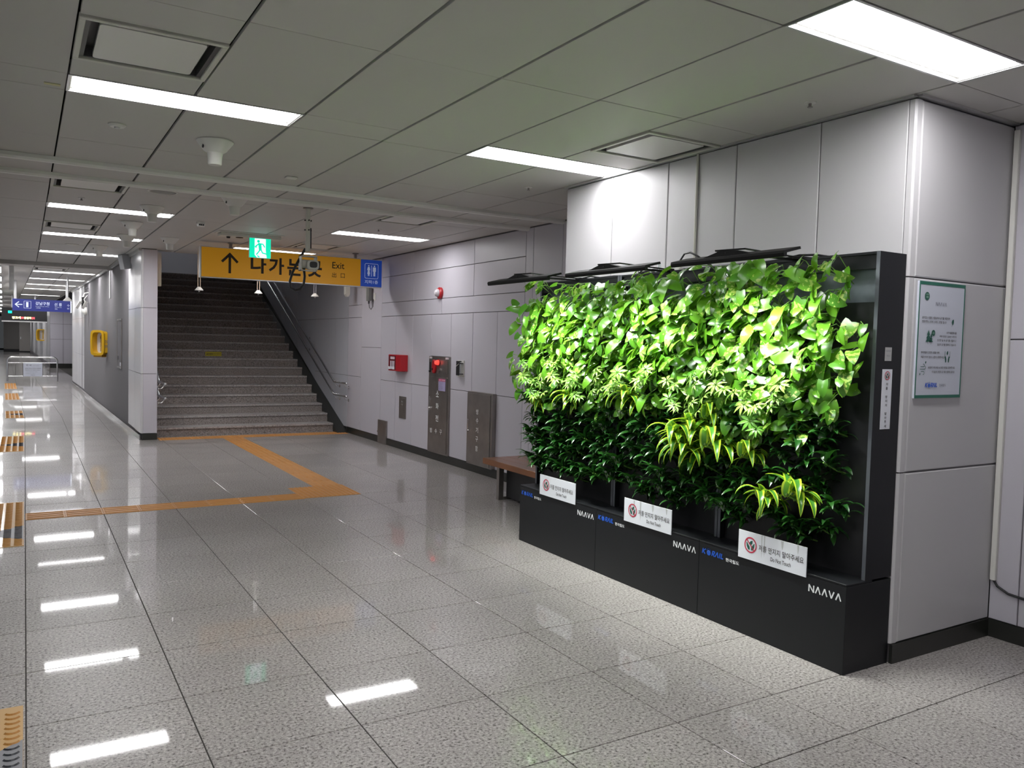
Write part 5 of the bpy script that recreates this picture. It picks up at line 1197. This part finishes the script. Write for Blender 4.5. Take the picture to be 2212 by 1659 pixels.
def place(kind, y, z, s=1.0, label=None, group=None, rx=None, x=3.655, idx=None):
    it = protos[kind][idx if idx is not None else rd.randrange(len(protos[kind]))]
    t = thing(KN[kind], label, 'plant', (x,y,z), group, (rx if rx is not None else rd.uniform(-0.35,0.35),0,0)); t.scale = (s,s,s)
    for nme, me, mx_ in it:
        o = bpy.data.objects.new(nme, me); C.objects.link(o); o.parent = t; o.matrix_local = mx_
    return t
LP = 'bright heart-leaved vine in the upper half of the green plant wall'
LD = 'dark glossy strap-leaved plant in the lower half of the green plant wall'
LS = 'small pale umbrella-leaved plant in the bright middle band of the green wall'
# rows of vines
for r_, z in enumerate((1.94,1.82,1.70,1.58,1.46,1.35)):
    n = 13
    for k in range(n):
        y = 2.70 + (5.64-2.70)*(k+0.5*(r_%2))/n + rd.uniform(-0.05,0.05)
        place('pothos', y, z+rd.uniform(-0.035,0.035), rd.uniform(0.9,1.08), 'bright heart-leaved vine in the %s of the vine rows on the %s cabinet unit' % ('top' if r_ < 2 else ('middle' if r_ < 4 else 'lower part'), where(y)), 'heart-leaved vines of the green wall', x=3.650+ (0.0 if z > 1.4 else 0.02))
for y, z in ((2.95,1.24),(3.2,1.22),(3.45,1.2),(4.3,1.26),(4.65,1.2),(5.2,1.24)): place('pothos', y, z, 0.85, 'small heart-leaved vine hanging below the other vines on the %s cabinet unit' % where(y), 'heart-leaved vines of the green wall')
for y, z in ((2.95,1.33),(3.15,1.30),(3.35,1.40),(3.55,1.36),(3.75,1.30),(4.05,1.38),(4.3,1.33),(4.55,1.36),(4.85,1.33),(5.05,1.38),(5.25,1.30),(5.45,1.36),(3.1,1.22),(3.62,1.26),(4.75,1.25),(5.35,1.24)):
    place('schefflera', y, z, rd.uniform(0.9,1.2), 'small pale umbrella-leaved plant in the bright middle band of the %s cabinet unit' % where(y), 'umbrella-leaved plants of the green wall', x=3.60)
lime = [(3.66,0.93,1.0,'yellow-striped plant at the bottom of the central cluster of the green wall'),(3.50,1.16,0.8,'yellow-striped plant just above the central cluster, half among pale whorls'),(3.73,1.00,1.05,'yellow-striped plant leftmost of the cluster below the centre of the green wall'),(3.58,1.06,1.0,'yellow-striped plant at the top of the central cluster of the green wall'),(3.44,0.99,1.05,'yellow-striped plant at the right of the central cluster of the green wall'),
        (3.20,0.97,0.8,'smaller yellow-striped plant right of the central cluster'),(2.86,0.80,0.95,'bold yellow-striped plant low near the right end of the green wall'),(3.06,0.745,0.85,'yellow-striped plant just above the nearest do-not-touch board'),
        (5.42,1.10,0.75,'yellow-striped plant at the far left edge of the green wall'),(4.95,1.16,0.8,'yellow-striped plant in the bright band at the left of the green wall'),(4.25,1.22,0.9,'yellow-striped plant in the bright band above the centre cluster')]
for y, z, s, lb in lime: place('lime', y, z, s*1.12, lb, 'yellow-striped plants of the green wall', rx=rd.uniform(-0.15,0.15), x=3.615)
for r_, z in enumerate((1.20,1.09,0.98,0.87,0.76,0.655)):
    n = 19
    for k in range(n):
        y = 2.67 + (5.60-2.67)*(k+0.5*(r_%2))/n + rd.uniform(-0.035,0.035)
        if any(abs(y-a)<0.07 and abs(z-b)<0.05 for a,b,_,_ in lime): continue
        place('drac', y, z+rd.uniform(-0.025,0.025), rd.uniform(0.85,1.1), 'dark strap-leaved plant in the %s dark rows of the %s cabinet unit' % ('upper' if r_ < 2 else ('middle' if r_ < 4 else 'lowest'), where(y)), 'dark strap-leaved plants of the green wall', x=3.665)
for y, z in ((2.83,0.60),(2.98,0.61),(3.32,0.60),(3.85,0.60),(4.12,0.60),(4.9,0.59),(5.1,0.61),(5.45,0.6)): place('drac', y, z, 0.9, 'dark strap-leaved plant hanging lowest, just above the plinth of the %s cabinet unit' % where(y), 'dark strap-leaved plants of the green wall', x=3.665)
# single stray shoots at the edges
for y, z, tip, lb in ((2.80,2.03,(-0.3,-0.2,0.6),'lone heart leaf shoot reaching up before the black top rail'),(2.63,1.70,(-0.5,-0.7,-0.5),'lone round leaf sticking out toward the right cabinet edge'),(2.66,1.60,(-0.4,-0.5,-0.8),'lone trailing leaf below the one at the right cabinet edge'),(3.28,2.03,(-0.4,0.3,0.4),'lone leaf shoot rising below the nearest grow lamp'),
                      (5.74,1.92,(-0.3,0.6,0.5),'upright leaf shoot at the far top corner of the green wall'),(5.80,1.52,(-0.3,0.9,-0.3),'leaf shoot sticking out sideways at the far end of the green wall'),(5.76,1.40,(-0.3,0.6,-0.7),'drooping leaf shoot at the far end of the green wall')):
    t = thing('vine_shoot', lb, 'plant', (3.56,y,z))
    g = MB(); g.tube([(3.60,y+(0.15 if y<4 else -0.15),z-0.10),(3.55,y+(0.06 if y<4 else -0.08),z-0.02),(3.50,y,z)], 0.0025, 5); part('stem', g, m_stem, t)
    for q in range(2 if y < 5 else 3):
        o = bpy.data.objects.new('leaf', pm[(q*2)%5]); C.objects.link(o); o.parent = t
        o.matrix_local = frame_m((-0.06-0.02*q, 0.05*q*(1 if y<4 else -1), -0.045*q), (tip[0], tip[1]+0.5*q*(1 if y < 4 else -1), tip[2]-0.4*q), (-0.9,0.1,0.4), 0.95)
